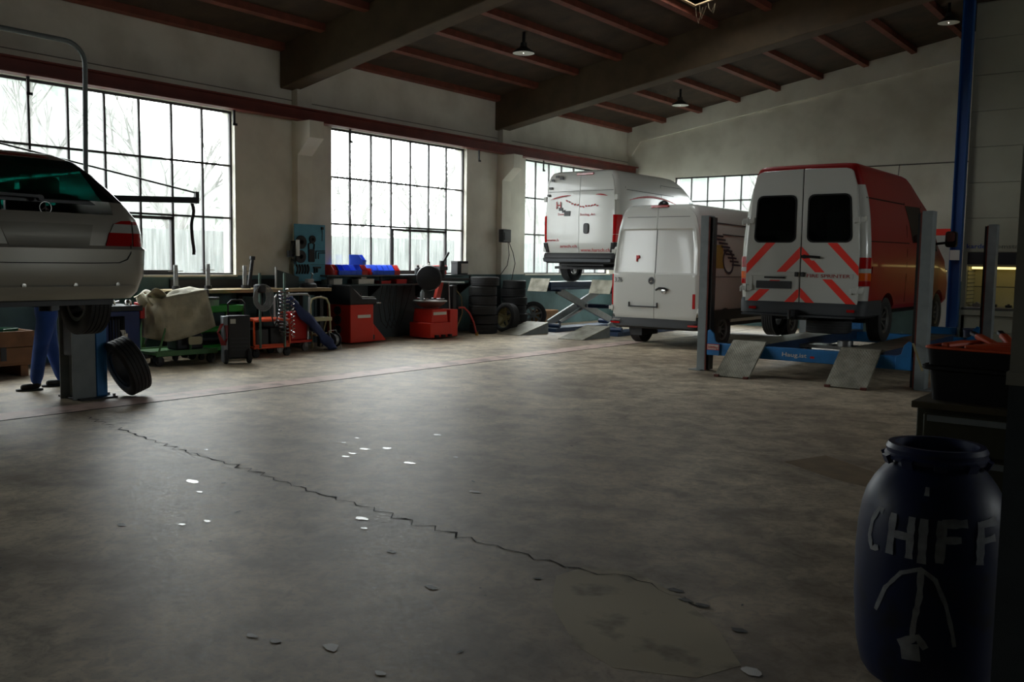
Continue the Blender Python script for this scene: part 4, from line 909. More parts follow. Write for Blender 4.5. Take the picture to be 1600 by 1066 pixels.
for i, (xa, xb, lab) in enumerate(((-12.73, -12.12, 'left tread plate drive-on wedge lying on the floor before the scissor lift'), (-11.08, -10.47, 'right tread plate drive-on wedge on the floor beside the white panel van'))):
    t = thing('drive_on_wedge', lab, 'ramp', ((xa+xb)/2, 15.95, 0), 0, 'drive-on wedges at the scissor lift'); w = (xb-xa)/2
    MB().prism([(0, .012), (.1, .03), (1.1, .25), (1.1, .235), (.1, .01), (0, 0)], -w, w, 'yz').build('tread_top', M_tread, t, smooth=0)
    for s in (-1, 1):
        a, b = sorted((s*w, s*(w-.02))); MB().prism([(.03, 0), (1.1, 0), (1.1, .236), (.1, .012)], a, b, 'yz').build('side_cheek', M_liftgrey, t, smooth=0)
    MB().box(-w+.02, w-.02, 1.08, 1.1, 0, .235).build('end_plate', M_liftgrey, t, smooth=0)
def two_post_lift():
    r = thing('two_post_lift', 'grey and blue two post lift column with arched hose pipe beside the silver car', 'car lift', (-10.2, 0, 0))
    for yc, s in ((5.22, 1), (2.34, -1)):
        q = lambda a, b: (min(yc+s*a, yc+s*b), max(yc+s*a, yc+s*b))
        c = MB().box(-.13, .13, *q(-.10, .07), 0, 2.32).box(-.15, -.13, *q(-.2, .07), 0, 2.32).box(.13, .15, *q(-.2, .07), 0, 2.32)
        p = c.build('column', M_liftgrey, r, bevel=.006); MB().box(-.11, .14, *q(.08, .21), .02, 2.2).build('drive_cover', M_liftblue, p, bevel=.01)
        MB().box(-.1, .1, *q(-.17, -.1), .5, 1.35).build('carriage', M_blk, p); MB().box(-.3, .25, *q(-.15, .27), 0, .02).build('foot_plate', M_blk, p, bevel=.004)
        b = MB()
        for k in range(5): b.cyl((-.26+.12*k, yc+s*.24, .02), (-.26+.12*k, yc+s*.24, .05), .016, n=6)
        b.build('anchor_bolt', M_steel, p)
        for y2, x2 in ((-.85, .85), (-.8, -.75)):
            MB().bar((.0, yc-s*.17, 1.08), (x2, yc+s*y2*.95, 1.10), .12, .09).cyl((x2, yc+s*y2*.95, 1.06), (x2, yc+s*y2*.95, 1.155), .06).build('lift_arm', M_blk, r)
    P = [(0, 5.3, 2.25), (0, 5.33, 3.75)]
    for k in range(1, 7):
        a = PI/2*k/6; P.append((0, 5.33-.22*(1-math.cos(a)), 3.75+.22*math.sin(a)))
    P += [(0, 4.3, 3.97), (0, 2.45, 3.97)]+[(0, 2.45-.22*math.sin(PI/2*k/6), 3.97-.22*(1-math.cos(PI/2*k/6))) for k in range(1, 7)]+[(0, 2.23, 2.25)]
    MB().tube(P, .027, 10).build('hose_pipe', M_liftgrey, r)
    return r
two_post_lift()
# ---------------------------------------------------------------- tyres and wheels
def tyre(label, loc, R=.33, w=.2, rot=(0, 0, 0), group=None, mesh=[None], rim=None, lie=True):
    t = thing('tyre', label, 'tyre', loc, 0, group); t.rotation_euler = rot
    if R == .33 and w == .2:
        if mesh[0] is None: mesh[0] = MB().lathe(tyre_prof(R, w, R*.6), (0, 0, 0), (0, 0, 1), 30, closed=True).mesh('tyre_ring', M_tyre)
        o = bpy.data.objects.new('tyre_ring', mesh[0]); COL.objects.link(o); o.parent = t
    else: MB().lathe(tyre_prof(R, w, R*.6), (0, 0, 0), (0, 0, 1), 30, closed=True).build('tyre_ring', M_tyre, t)
    return t
ordn = ['bottom', 'second from the bottom', 'middle', 'second from the top', 'top', 'sixth']
for k in range(6):
    nm = ['lowest', 'second lowest', 'third lowest', 'third highest', 'second highest', 'topmost'][k]
    tyre('%s black tyre of the left stack beside the tyre changer' % nm, (-13.15+random.uniform(-.02, .02), 15.95+random.uniform(-.03, .03), .107+k*.213), ( .325 if k == 5 else .315), .21, group='tyres in the left stack')
for k in range(6):
    nm = ['lowest', 'second lowest', 'third lowest', 'third highest', 'second highest', 'topmost'][k]
    tyre('%s black tyre of the right stack under the wall box' % nm, (-13.38+random.uniform(-.03, .03), 17.38+random.uniform(-.02, .02), .1+k*.197), .305 if k < 5 else .28, .195, group='tyres in the right stack')
def leaning_wheel(label, loc, R, w, yaw, tilt, spokes, m, name='alloy_wheel'):
    t = thing(name, label, 'wheel', loc); t.rotation_euler = (0, tilt, yaw)
    MB().lathe(tyre_prof(R, w, R*.68), (0, 0, R), (1, 0, 0), 30, closed=True).build('tyre_ring', M_tyre, t)
    ri = R*.68; mb = MB(); mb.lathe([(ri+.004, w*.4), (ri-.025, w*.34), (ri-.03, -w*.36), (ri+.004, -w*.4)], (0, 0, R), (1, 0, 0), 28, closed=True); mb.lathe([(0, .06), (.05, .06), (.06, 0), (.06, -.04), (0, -.05)], (0, 0, R), (1, 0, 0), 14)
    for i in range(spokes):
        a = 2*PI*i/spokes+.3; d = Vector((0, math.cos(a), math.sin(a))); mb.bar(Vector((.04, 0, R))+d*.04, Vector((.07, 0, R))+d*(ri-.01), .05, .025, up=(1, 0, 0))
    mb.build('rim', m, t); return t
leaning_wheel('wheel with brassy spoked rim leaning between the tyre stacks', (-12.95, 16.5, .0), .34, .2, -1.74, -.15, 5, mat('brass_rim', rgb(150, 136, 92), .4, .7))
leaning_wheel('bare dark wheel leaning behind the right tyre stack', (-13.25, 18.0, .0), .33, .18, -.6, -.12, 7, mat('grey_rim', rgb(110, 110, 108), .45, .6), 'spare_wheel')
t = thing('loose_tyre', 'loose black car tyre leaning against the blue lift column', 'tyre', (-9.95, 5.61, 0)); t.rotation_euler = (0, 0, .1)
MB().lathe(tyre_prof(.335, .235, .225), (0, 0, 0), Vector((-.2, -.9, -.36)), 32, closed=True).lathe([(.235, -.09), (.2, -.085), (.19, .08), (.235, .09)], (0, 0, 0), Vector((-.2, -.9, -.36)), 28, closed=True).build('tyre_ring', M_tyre, t, loc=(0, 0, .356))
# ---------------------------------------------------------------- near right: barrel, cabinet, crate
M_barrel = mat('barrel_blue', rgb(18, 32, 70), .45, var=.2, scale=4, dirt=rgb(24, 28, 40), dirt_amt=.35, spec=.4)
M_paint = mat('brushed_white_paint', rgb(150, 154, 160), .7, var=.25, scale=25)
BX, BY, BH, BR = -.845, 3.84, .93, .282
def barrel_r(z):
    P = [(0, .225), (.03, .245), (.12, .265), (.3, .28), (.54, .282), (.66, .27), (.74, .248), (.80, .213), (.85, .17), (.862, .163), (.93, .163)]
    for a, b in zip(P, P[1:]):
        if z <= b[0]: t = (z-a[0])/(b[0]-a[0]); return a[1]+(b[1]-a[1])*t
    return .163
def barrel():
    r = thing('barrel', 'open blue plastic barrel with CHIFF painted in white beside the dark column', 'barrel', (BX, BY, 0))
    prof = [(0, .0)]+[(barrel_r(z), z) for z in [0, .015, .03, .08, .12, .2, .3, .4, .5, .6, .68, .73, .78, .82, .845, .862]]+[(.163, .88)]
    prof += [(.148, .88), (.15, .86), (.235, .74), (.265, .5), (.245, .08), (0, .06)]
    MB().lathe(prof, n=40).build('shell', M_barrel, r, smooth=.9)
    MB().lathe([(.16, .866), (.186, .87), (.19, .885), (.182, .895), (.186, .912), (.176, .93), (.152, .93), (.15, .866)], n=40, closed=True).build('rim', mat('barrel_rim', rgb(20, 34, 74), .4), r)
    for k in range(10):
        a = 2*PI*k/10; d = Vector((math.cos(a), math.sin(a), 0)); MB().bar(d*.182+Vector((0, 0, .855)), d*.195+Vector((0, 0, .885)), .045, .02).build('lug', MATS['barrel_rim'], r)
    # painted strokes wrapped on the shell; u = metres along the front (0 = towards the camera)
    a0 = math.atan2(-BY, -BX)  # towards the camera
    def stroke(pts, w):
        mb = MB(); rr = random.Random(len(pts)*7+int(pts[0][0]*100)); Q = []
        for (u0, z0), (u1, z1) in zip(pts, pts[1:]):
            n = max(2, int(math.hypot(u1-u0, z1-z0)/.02))
            for i in range(n): Q.append((u0+(u1-u0)*i/n, z0+(z1-z0)*i/n))
        Q.append(pts[-1]); v = []
        for i, (u, z) in enumerate(Q):
            a, b = Q[max(0, i-1)], Q[min(len(Q)-1, i+1)]; d = math.hypot(b[0]-a[0], b[1]-a[1]) or 1; nx, nz = -(b[1]-a[1])/d, (b[0]-a[0])/d; ww = w*rr.uniform(.38, .58)
            for s in (-1, 1):
                uu, zz = u+nx*ww*s, z+nz*ww*s; R = barrel_r(zz)+.0018; an = a0+uu/BR; v.append((R*math.cos(an), R*math.sin(an), zz))
        mb.add(v, [(2*i, 2*i+1, 2*i+3, 2*i+2) for i in range(len(Q)-1)])
        mb.build('paint_stroke', M_paint, r, smooth=0)
    zt, zb = .69, .535
    stroke([(-.20, zt-.005), (-.225, zt), (-.25, .64), (-.255, .58), (-.235, zb), (-.20, zb+.01)], .022)
    stroke([(-.15, zt), (-.15, zb)], .03); stroke([(-.075, zt), (-.075, zb)], .03); stroke([(-.15, .615), (-.075, .615)], .028)
    stroke([(-.03, zt), (-.03, zb-.01)], .032)
    stroke([(.035, zt), (.03, zb)], .034); stroke([(.035, zt-.01), (.13, zt-.005)], .03); stroke([(.035, .62), (.105, .625)], .026)
    stroke([(.185, zt), (.175, zb)], .034); stroke([(.185, zt-.01), (.27, zt)], .03); stroke([(.185, .62), (.25, .63)], .026)
    stroke([(.33, zt), (.33, zb), ], .03); stroke([(.41, zt), (.40, zb)], .03)
    stroke([(-.20, .30), (-.16, .40), (-.10, .475), (-.03, .505), (.02, .47), (.06, .38), (.09, .27), (.10, .22)], .016)
    stroke([(-.03, .50), (-.03, .40), (-.045, .30), (-.05, .24)], .022); stroke([(-.10, .20), (-.03, .24), (.0, .2)], .03); stroke([(-.09, .17), (-.02, .18)], .06); stroke([(-.03, .80), (-.03, .77)], .02)
barrel()
M_olive = mat('olive_metal', rgb(62, 62, 44), .5, var=.2)
def drawer_cabinet():
    r = thing('drawer_cabinet', 'dark olive drawer cabinet with open top drawer behind the blue barrel', 'cabinet', (-1.2, 4.95, 0))
    MB().box(0, 1.0, .03, .65, 0, .905).build('carcass', M_olive, r, bevel=.006); MB().box(-.02, 1.02, -.01, .68, .905, .94).build('top', mat('worn_top', rgb(74, 66, 44), .6, var=.3), r, bevel=.005)
    for k in range(4):
        d = MB().box(.04, .96, .0, .03, .06+k*.21, .25+k*.21).build('drawer', M_olive, r, bevel=.006)
        MB().box(.06, .94, -.015, .0, .215+k*.21, .245+k*.21).build('drawer_pull', M_liftgrey, d, smooth=0)
drawer_cabinet()
def orange_crate():
    r = thing('tool_crate', 'black plastic crate with thin orange rim on the olive cabinet', 'crate', (-.70, 5.2, .94), -.13)
    M_blkp = mat('crate_black', rgb(13, 13, 14), .65, spec=.25); M_or = mat('crate_orange', rgb(220, 80, 28), .5)
    a = rrect(-.44, .42, -.2, .32, .05); b = rrect(-.47, .45, -.22, .34, .05); n = len(a); c = [(x*.96, y*.94) for x, y in b]
    v = [(x, y, 0) for x, y in a]+[(x, y, .27) for x, y in b]+[(x, y, .27) for x, y in c]+[(x*.92, y*.9, .02) for x, y in a]
    f = [tuple(range(n))[::-1], tuple(range(3*n, 4*n))]
    for i in range(n):
        j = (i+1) % n
        for k in range(3): f.append((k*n+i, k*n+j, (k+1)*n+j, (k+1)*n+i))
    MB().add(v, f).build('tub', M_blkp, r)
    MB().tube([(x*1.005, y*1.005, .272) for x, y in b], .008, 6, closed=True).build('rim', M_or, r)
    MB().tube([(x*1.02, y*1.02, .17) for x, y in b], .014, 6, closed=True).build('grip_ledge', M_blkp, r)
    for s in (-.49, .47): MB().box(s-.02, s+.02, -.03, .12, .16, .19).build('clip', M_blkp, r, bevel=.005)
    return r
oc = orange_crate()
M_or = MATS['crate_orange']
hl = ['nearest orange handled tool lying across the black crate', 'second orange handled tool in the black crate', 'third orange handled tool in the black crate', 'fourth orange handled tool in the black crate', 'orange tool sticking up at the back of the black crate', 'shorter orange tool standing up in the black crate', 'orange flat strip along the left side of the black crate']
for i, (x, y, ang, up, L) in enumerate(((.08, -.13, .12, .02, .34), (.12, -.06, .2, .05, .36), (.16, .02, .1, .03, .38), (.2, .1, .25, .06, .34), (.28, .13, 2.5, .25, .16), (.45, .19, 2.2, .3, .15), (-.3, -.08, 1.3, .02, .3))):
    M = Matrix.Translation((-.70, 5.2, .94)) @ Matrix.Rotation(-.13, 4, 'Z'); p = M @ Vector((x*.35-.33 if i < 6 else -.42, y, .275))
    t = thing('orange_tool', hl[i], 'tool', p, ang-.13, 'orange tools in the black crate')
    MB().bar((0, 0, 0), (L, 0, L*up), .045, .03).build('handle', M_or, t, bevel=.01); MB().bar((L, 0, L*up), (L+.05, 0, (L+.05)*up), .03, .02).build('tip', M_blk, t, bevel=.004)
# ---------------------------------------------------------------- storage tower and blue column
M_tower = mat('tower_grey', rgb(150, 150, 134), .5, var=.06, scale=2)
def tower():
    r = thing('storage_tower', 'tall grey lift storage tower with a lit tray opening and kardex lettering', 'storage machine', (-4.15, 20.2, 0))
    M_in = mat('tower_inside', rgb(186, 178, 132), .6); Wd = 3.2
    z = 1.95
    for zt in (2.62, 3.32, 4.02, 4.72, 5.42, 6.12, 6.82): # panels with real joints
        MB().box(0, Wd, 0, .04, z, min(zt, 6.85)-.012).build('panel', M_tower, r, bevel=.004); z = zt
    MB().box(0, Wd, .03, 2.9, 1.94, 6.83).build('carcass', M_tower, r, smooth=0)
    MB().box(0, .08, 0, 2.0, 0, 1.94).build('side_wall', M_tower, r, smooth=0); MB().box(Wd-.08, Wd, 0, 2.0, 0, 1.94).build('side_wall', M_tower, r, smooth=0)
    MB().box(.08, Wd-.08, .02, .06, 1.70, 1.94).build('header', M_dark, r, smooth=0)
    MB().box(.08, Wd-.08, .72, .78, .85, 1.94).build('back_wall', M_in, r, smooth=0); MB().box(.08, Wd-.08, .06, .75, 1.66, 1.70).build('opening_roof', M_in, r, smooth=0)
    MB().box(.08, Wd-.08, .715, .722, 1.24, 1.255).build('back_seam', M_dark, r, smooth=0)
    MB().box(.085, .09, .1, .7, .9, 1.65).build('slot_wall', M_in, r, smooth=0)
    for k in range(9): MB().box(.085, .11, .1, .7, .92+k*.08, .93+k*.08).build('support_slot', M_dark, r, smooth=0)
    MB().box(.08, Wd-.08, -.04, .72, .80, .85).build('tray', M_steel, r, bevel=.004); MB().box(0, Wd, -.05, .06, .68, .79).build('counter', M_tower, r, bevel=.006)
    for a in range(2): MB().box(.02+a*1.6, 1.58+a*1.6, 0, .05, .35, .67).build('lower_panel', M_tower, r, bevel=.004); MB().box(.02+a*1.6, 1.58+a*1.6, 0, .05, .02, .34).build('lower_panel', M_tower, r, bevel=.004)
    MB().cyl((.12, .3, 1.63), (Wd-.12, .3, 1.63), .022).build('tube_lamp', mat('tube_glow', rgb(255, 232, 150), .5, emit=1.6), r)
    text('lettering', 'kardex', mat('lettering_blue', rgb(16, 56, 130), .5), r, rear_frame(.06, -.002, 2.02), .43, .09, .002)
    text('lettering', 'remstar', mat('lettering_grey', rgb(92, 96, 88), .5), r, rear_frame(.55, -.002, 2.02), .50, .085, .002)
tower()
for i in range(9):
    x = -3.85+i*.25+random.uniform(-.05, .05); s = random.uniform(.04, .08)
    mb = MB(); mb.box(-s, s, -s, s, 0, s*.9); mb.cyl((0, 0, s*.9), (0, 0, s*1.3), s*.5, n=8)
    tag(mb.build('machine_part', M_blk if i % 3 else M_steel, loc=(x, 20.38+random.uniform(0, .1), .851), bevel=.006), '%s machine part lying on the lit tray of the tower' % ('leftmost', 'second', 'third', 'fourth', 'middle', 'fourth last', 'third last', 'second last', 'rightmost')[i], 'machine part', 'machine parts on the lit tray')
c = thing('blue_column', 'slim blue steel column standing at the corner of the grey storage tower', 'column', (-4.26, 20.08, 0))
MB().box(-.09, .09, -.006, .006, 0, ceil_z(-4.26)-.1).box(-.1, -.085, -.09, .09, 0, ceil_z(-4.26)-.1).box(.085, .1, -.09, .09, 0, ceil_z(-4.26)-.1).build('post', mat('column_blue', rgb(22, 74, 138), .45), c, smooth=0)
MB().box(-.09, .09, -.10, -.088, 1.78, 1.98).build('paper_label', M_white, c, smooth=0)
t = thing('floor_tub', 'round blue tub standing before the grey storage tower', 'tub', (-3.72, 19.7, 0)); MB().lathe([(.2, 0), (.25, .42), (.27, .44), (.24, .44), (.19, .02), (0, .02)], n=24).build('shell', M_barrel, t)
t = thing('tall_locker', 'white locker with red top behind the fire van near the end wall', 'cabinet', (-4.95, 21.6, 0))
MB().box(-.35, .35, -.25, .25, 0, 2.32).build('carcass', M_white, t, bevel=.01); MB().box(-.36, .36, -.26, .26, 2.32, 2.46).build('top', M_orange, t, bevel=.01); MB().box(-.31, .31, -.265, -.25, .1, 2.25).build('door', M_white, t, bevel=.006)
# ---------------------------------------------------------------- pendant lamps
for i, (x, y, lab) in enumerate(((-10.86, 14.3, 'enamel pendant lamp hanging between the two big roof beams'), (-11.0, 21.0, 'enamel pendant lamp hanging above the white vans'), (-4.75, 20.6, 'enamel pendant lamp hanging beside the tall blue column'), (-4.8, 14.2, 'enamel pendant lamp out of frame above the fire van'))):
    if i == 3: continue
    z = ceil_z(x)-.40; t = thing('pendant_lamp', lab, 'lamp', (x, y, z), 0, 'enamel pendant lamps')
    sh = MB().lathe([(.215, 0), (.205, .03), (.12, .085), (.07, .12), (.06, .2), (.055, .2), (.065, .11), (.11, .075), (.2, .022)], n=28, closed=True); sh.build('shade', [mat('lamp_enamel', rgb(60, 62, 60), .4)], t)
    MB().lathe([(.208, .004), (.195, .02), (.105, .068), (.05, .1), (0, .1)], n=28).build('reflector', mat('lamp_white', rgb(236, 238, 232), .4), t, label='white inside of the shade')
    MB().lathe([(0, -.0), (.03, .02), (.04, .06), (.02, .1), (0, .11)], n=14).build('bulb', mat('bulb_glow', rgb(255, 250, 240), .4, emit=30), t)
    MB().cyl((0, 0, .2), (0, 0, .41), .03).build('stem', M_blk, t)
# ---------------------------------------------------------------- bench, shelves and things along the window wall
M_bench = mat('bench_wood', rgb(168, 146, 108), .6, var=.25, scale=4)
def workbench():
    r = thing('workbench', 'long workbench with worn wooden top below the blue tool board', 'workbench', (-13.5, 8.6, 0))
    MB().box(-.36, .42, -.35, 2.83, 1.03, 1.09).build('top', M_bench, r, bevel=.006)
    for y in (-.2, 1.25, 2.6): MB().box(-.3, -.22, y, y+.08, 0, 1.03).box(.28, .36, y, y+.08, 0, 1.03).box(-.3, .36, y, y+.08, .95, 1.03).build('trestle', M_dark, r, smooth=0)
    MB().box(-.3, .3, -.2, 2.6, .25, .29).build('lower_shelf', M_dark, r, smooth=0)
    MB().box(-.37, -.35, 0, 2.4, 1.09, 1.24).build('backboard', M_dark, r, smooth=0)
workbench()
def wall_shelf():
    r = thing('wall_shelf', 'long dark two tier shelf under the second window', 'shelf', (-13.9, 11.7, 0))
    for z in (1.285, 1.10): MB().box(.01, .40, 0, 4.25, z, z+.03).build('shelf_board', mat('shelf_grey', rgb(70, 84, 88), .5), r, smooth=0)
    for y in (.02, 1.4, 2.8, 4.2): MB().prism([(.01, .85), (.05, .85), (.38, 1.08), (.38, 1.10), (.01, 1.10)], y, y+.03).box(.36, .39, y, y+.03, 1.13, 1.285).build('bracket', M_dark, r, smooth=0)
    MB().box(.01, .02, 0, 4.25, .0, 1.09).build('wall_shade_panel', mat('shaded_lower_wall', rgb(74, 84, 88), .7), r, smooth=0)  # added sheet, its darker colour paints the shadowed wall below the shelf
wall_shelf()
M_bb = mat('bin_blue', rgb(44, 96, 226), .4); M_rb = mat('bin_red', rgb(190, 36, 32), .4)
def bin_mesh(w, d, h):
    mb = MB(); t = .008
    s = [(0, 0), (d, 0), (d, h*.45), (d*.72, h), (0, h)]
    mb.prism(s, -w/2, -w/2+t, 'yz').prism(s, w/2-t, w/2, 'yz')
    for v in (mb,): pass
    mb.box(-w/2+t, w/2-t, 0, t, t, h).box(-w/2+t, w/2-t, 0, d, 0, t).box(-w/2+t, w/2-t, d-t, d, t, h*.45); return mb
bmB = bin_mesh(.148, .3, .2).mesh('bin', M_bb, 0); bmR = bin_mesh(.148, .3, .2).mesh('bin', M_rb, 0); lipm = MB().box(-.074, .074, .29, .315, .065, .085).mesh('lip', M_bb, 0); lipr = MB().box(-.074, .074, .29, .315, .065, .085).mesh('lip', M_rb, 0)
def bin_(y, z, blue, lab, dx=0, rz=0, sc=1):
    t = thing('storage_bin', lab, 'bin', (-13.84+dx, y, z), -PI/2+rz, 'plastic bins on the window shelf'); t.scale = (sc, sc, sc)
    for nm, m in (('shell', bmB if blue else bmR), ('lip', lipm if blue else lipr)): o = bpy.data.objects.new(nm, m); COL.objects.link(o); o.parent = t
bl = ['leftmost', 'second', 'third', 'fourth']
for k in range(4): bin_(12.09+k*.152, 1.316, True, '%s blue bin of the left bin row on the window shelf' % bl[k])
bin_(12.60, 1.517, True, 'blue bin stacked on top of the left bin row', rz=.3)
bin_(12.70, 1.316, False, 'red bin ending the left blue row on the shelf')
for k in range(4): bin_(12.99+k*.155, 1.316, True, '%s blue bin of the right bin row on the window shelf' % bl[k])
bin_(13.61, 1.316, False, 'red bin ending the right blue row on the shelf')
bin_(11.86, 1.316, False, 'tilted red bin at the left end of the window shelf', rz=.35); bin_(12.84, 1.3165, False, 'low red bin between the two blue rows', .1, rz=.2, sc=.65)
def box_thing(name, lab, cat, m, loc, s, rz=0, group=None, lid=None):
    t = thing(name, lab, cat, loc, rz, group); x, y, z = s
    MB().box(-x/2, x/2, -y/2, y/2, 0, z).build('body', m, t, bevel=min(s)*.06)
    MB().box(-x/2-.004, x/2+.004, -y/2-.004, y/2+.004, z*.82, z+.004).build('lid', lid or m, t, bevel=min(s)*.04); return t
M_card = mat('cardboard', rgb(150, 112, 74), .8, var=.15); M_paper = mat('carton_white', rgb(205, 204, 196), .7)
box_thing('carton', 'white carton on the lower shelf, left one', 'box', M_paper, (-13.65, 12.0, 1.131), (.2, .22, .11)); box_thing('carton', 'white carton on the lower shelf, longer right one', 'box', M_paper, (-13.65, 12.75, 1.131), (.2, .42, .1))
box_thing('carton', 'small white carton sitting on the long white carton', 'box', M_paper, (-13.65, 12.72, 1.236), (.12, .14, .035)); box_thing('carton', 'grey carton at the left end of the lower shelf', 'box', mat('grey_card', rgb(110, 112, 108), .7), (-13.65, 11.83, 1.131), (.2, .16, .09), .2)
box_thing('tool_tray', 'red tray on the lower shelf under the right bins', 'tray', M_rb, (-13.65, 13.3, 1.131), (.2, .26, .06)); box_thing('tool_tray', 'red box on the lower shelf near the tyre changer', 'tray', M_rb, (-13.65, 13.75, 1.131), (.2, .3, .09))
def bottle(lab, loc, m, r=.04, h=.22, cap=None):
    t = thing('bottle', lab, 'bottle', loc); MB().lathe([(0, 0), (r, 0), (r, h*.66), (r*.45, h*.82), (r*.4, h*.9), (0, h*.9)], n=14).build('body', m, t); MB().cyl((0, 0, h*.9), (0, 0, h), r*.42, n=10).build('cap', cap or M_blk, t)
bottle('white spray bottle on the window shelf beside the dark tin', (-13.68, 14.72, 1.316), M_paper, .05, .28); bottle('clear bottle standing on the tyre changer table', (-13.1, 13.9, .80), mat('bottle_clear', rgb(150, 158, 160), .2), .045, .24)
bottle('dark can on the window shelf right of the red bins', (-13.66, 14.35, 1.316), M_dark, .07, .2); bottle('thin dark can beside the white spray bottle', (-13.7, 14.56, 1.316), M_blk, .05, .19)
box_thing('tool_tray', 'red case on the window shelf behind the balancing wheel', 'case', M_rb, (-13.72, 15.1, 1.316), (.2, .3, .2), .2); box_thing('parts_box', 'dark box with a white card at the right window corner', 'box', M_dark, (-13.72, 15.78, 1.316), (.2, .36, .3)); 
tag(MB().box(-.004, .004, -.12, .12, 0, .22).build('info_card', M_paper, loc=(-13.608, 15.83, 1.345)), 'white card standing against the dark box', 'card')
# tool board
M_board2 = mat('board_blue', rgb(86, 150, 172), .6, var=.08); tb = thing('tool_board', 'light blue tool board on the wall pillar', 'tool board', (-13.735, 11.45, 1.2))
MB().box(-.005, .015, -.36, .38, 0, 1.07).build('panel', M_board2, tb, bevel=.003); MB().box(.015, .017, .02, .38, .31, .315).build('panel_joint', M_dark, tb, smooth=0)
def tool(name, lab, mb, y, z, m=M_blk, cat='tool', group=None): return tag(mb.build(name, m, loc=(-13.717, 11.45+y, 1.2+z), bevel=.003), lab, cat, group)
def disc(r, h=.03): return MB().lathe([(r, 0), (r, h), (r*.35, h), (r*.3, 0)], (0, 0, 0), (1, 0, 0), 22)
tool('steel_ring', 'large black flange disc high on the blue tool board', disc(.125), -.22, .73); tool('steel_ring', 'large black flange disc below the other on the board', disc(.12), -.23, .46); tool('steel_ring', 'small black disc at the middle top of the board', disc(.075), .05, .79)
mb = MB().prism(rrect(-.07, .07, 0, .24, .02), 0, .025, 'yz'); mb.prism([(-.09, .26), (.09, .26), (.09, .4), (.06, .42), (-.06, .42), (-.09, .4), (-.09, .3), (-.055, .3), (-.055, .37), (.055, .37), (.055, .3), (-.09, .3)], 0, .02, 'yz') if False else mb.tube([(.012, -.06, .24), (.012, -.07, .34), (.012, 0, .37), (.012, .07, .34), (.012, .06, .24)], .016)
tool('puller_tool', 'black looped puller hanging in the middle of the board', mb, .03, .36)
for i, (y, s) in enumerate(((.14, 1), (.20, .75))): tool('hex_key', ['larger', 'smaller'][i]+' angled hex key hanging on the board', MB().tube([(.012, 0, 0), (.012, 0, .15*s), (.012, .22*s, .155*s)], .011), y, .42)
for k in range(5): tool('clamp_jaw', '%s black curved jaw in the row at the lower left of the board' % ('leftmost', 'second', 'middle', 'fourth', 'rightmost')[k], MB().tube([(.012, .0, 0), (.012, .03, .05), (.012, .03, .12), (.012, 0, .17)], .02), -.33+k*.065, .14, group='curved jaws on the tool board')
tool('clamp_tool', 'small black bearing puller at the lower right of the board', MB().box(0, .03, -.02, .16, .09, .12).box(0, .03, -.0, .025, 0, .09).box(0, .03, .06, .085, .01, .09), .09, .15); tool('chain_tool', 'thin hanging chain tool at the upper right of the board', MB().tube([(.01, 0, 0), (.01, .01, .12), (.01, 0, .25)], .007).box(0, .03, -.02, .03, .22, .27), .29, .76)
# dangling headset of cables on the pillar
mb = MB()
for k in range(5): mb.tube([(0, -.05+.02*k, .0), (.03, -.09+.03*k, -.2), (.02, -.06+.025*k, -.38-.02*k), (.03, -.02+.02*k, -.2), (0, .02+.01*k, .0)], .008)
t = thing('hand_lamp', 'hand lamp and cable bundle hanging left of the blue tool board', 'lamp', (-13.68, 11.03, 1.95)); mb.build('cable', M_blk, t); MB().cyl((.06, .05, -.28), (.06, .05, .02), .04).build('tube', M_clear, t); MB().cyl((.06, -.14, -.3), (.06, -.14, -.18), .05).build('socket', M_blk, t)
# things on the bench
def jack_stand(y, h, lab, x=-13.45):
    t = thing('press_pin', lab, 'tool', (x, y, 1.09), 0, 'steel pins on the workbench'); MB().cyl((0, 0, 0), (0, 0, h), .04, .035, 14).build('shaft', M_steel, t); MB().cyl((0, -.13, h-.1), (0, .13, h-.1), .007, n=6).build('cross_bar', M_steel, t); MB().cyl((.0, 0, 0), (0, 0, .06), .06).build('base', M_dark, t)
jack_stand(8.45, .40, 'left steel pin with cross bar on the workbench'); jack_stand(9.05, .42, 'thicker middle steel pin with cross bar on the workbench'); jack_stand(9.78, .40, 'right steel pin with cross bar on the workbench')
t = thing('pump_handle', 'black slanted pump standing on the workbench beside the right pin', 'tool', (-13.5, 9.9, 1.09)); MB().cyl((0, 0, 0), (0, .08, .5), .035, .03).build('shaft', M_blk, t); MB().cyl((0, .08, .5), (0, .085, .56), .05).build('knob', M_blk, t)
t = thing('bench_guard', 'dark slanted sheet guard standing on the workbench', 'guard', (-13.45, 10.45, 1.09)); MB().prism([(0, 0), (.5, 0), (.5, .2), (0, .33)], 0, .02, 'yz').build('sheet', mat('guard_green', rgb(44, 58, 60), .5), t, smooth=0); MB().box(-.01, .03, -.02, .0, 0, .38).build('edge_post', M_steel, t, smooth=0)
t = thing('bench_vice', 'small steel vice with lever on the right end of the workbench', 'vice', (-13.4, 11.15, 1.09)); MB().lathe([(.16, 0), (.15, .06), (.1, .09), (0, .09)], n=20).build('base', M_dark, t); MB().box(-.05, .05, -.05, .09, .08, .16).build('jaw', M_steel, t, bevel=.01); MB().tube([(0, .06, .14), (0, .1, .24), (0, .06, .27)], .014).build('lever', M_steel, t)
box_thing('oil_can_box', 'dark blue tin on the workbench behind the covered trolley', 'tin', mat('tin_blue', rgb(22, 40, 84), .5), (-13.6, 7.98, 1.0), (.2, .2, .28)) if False else None
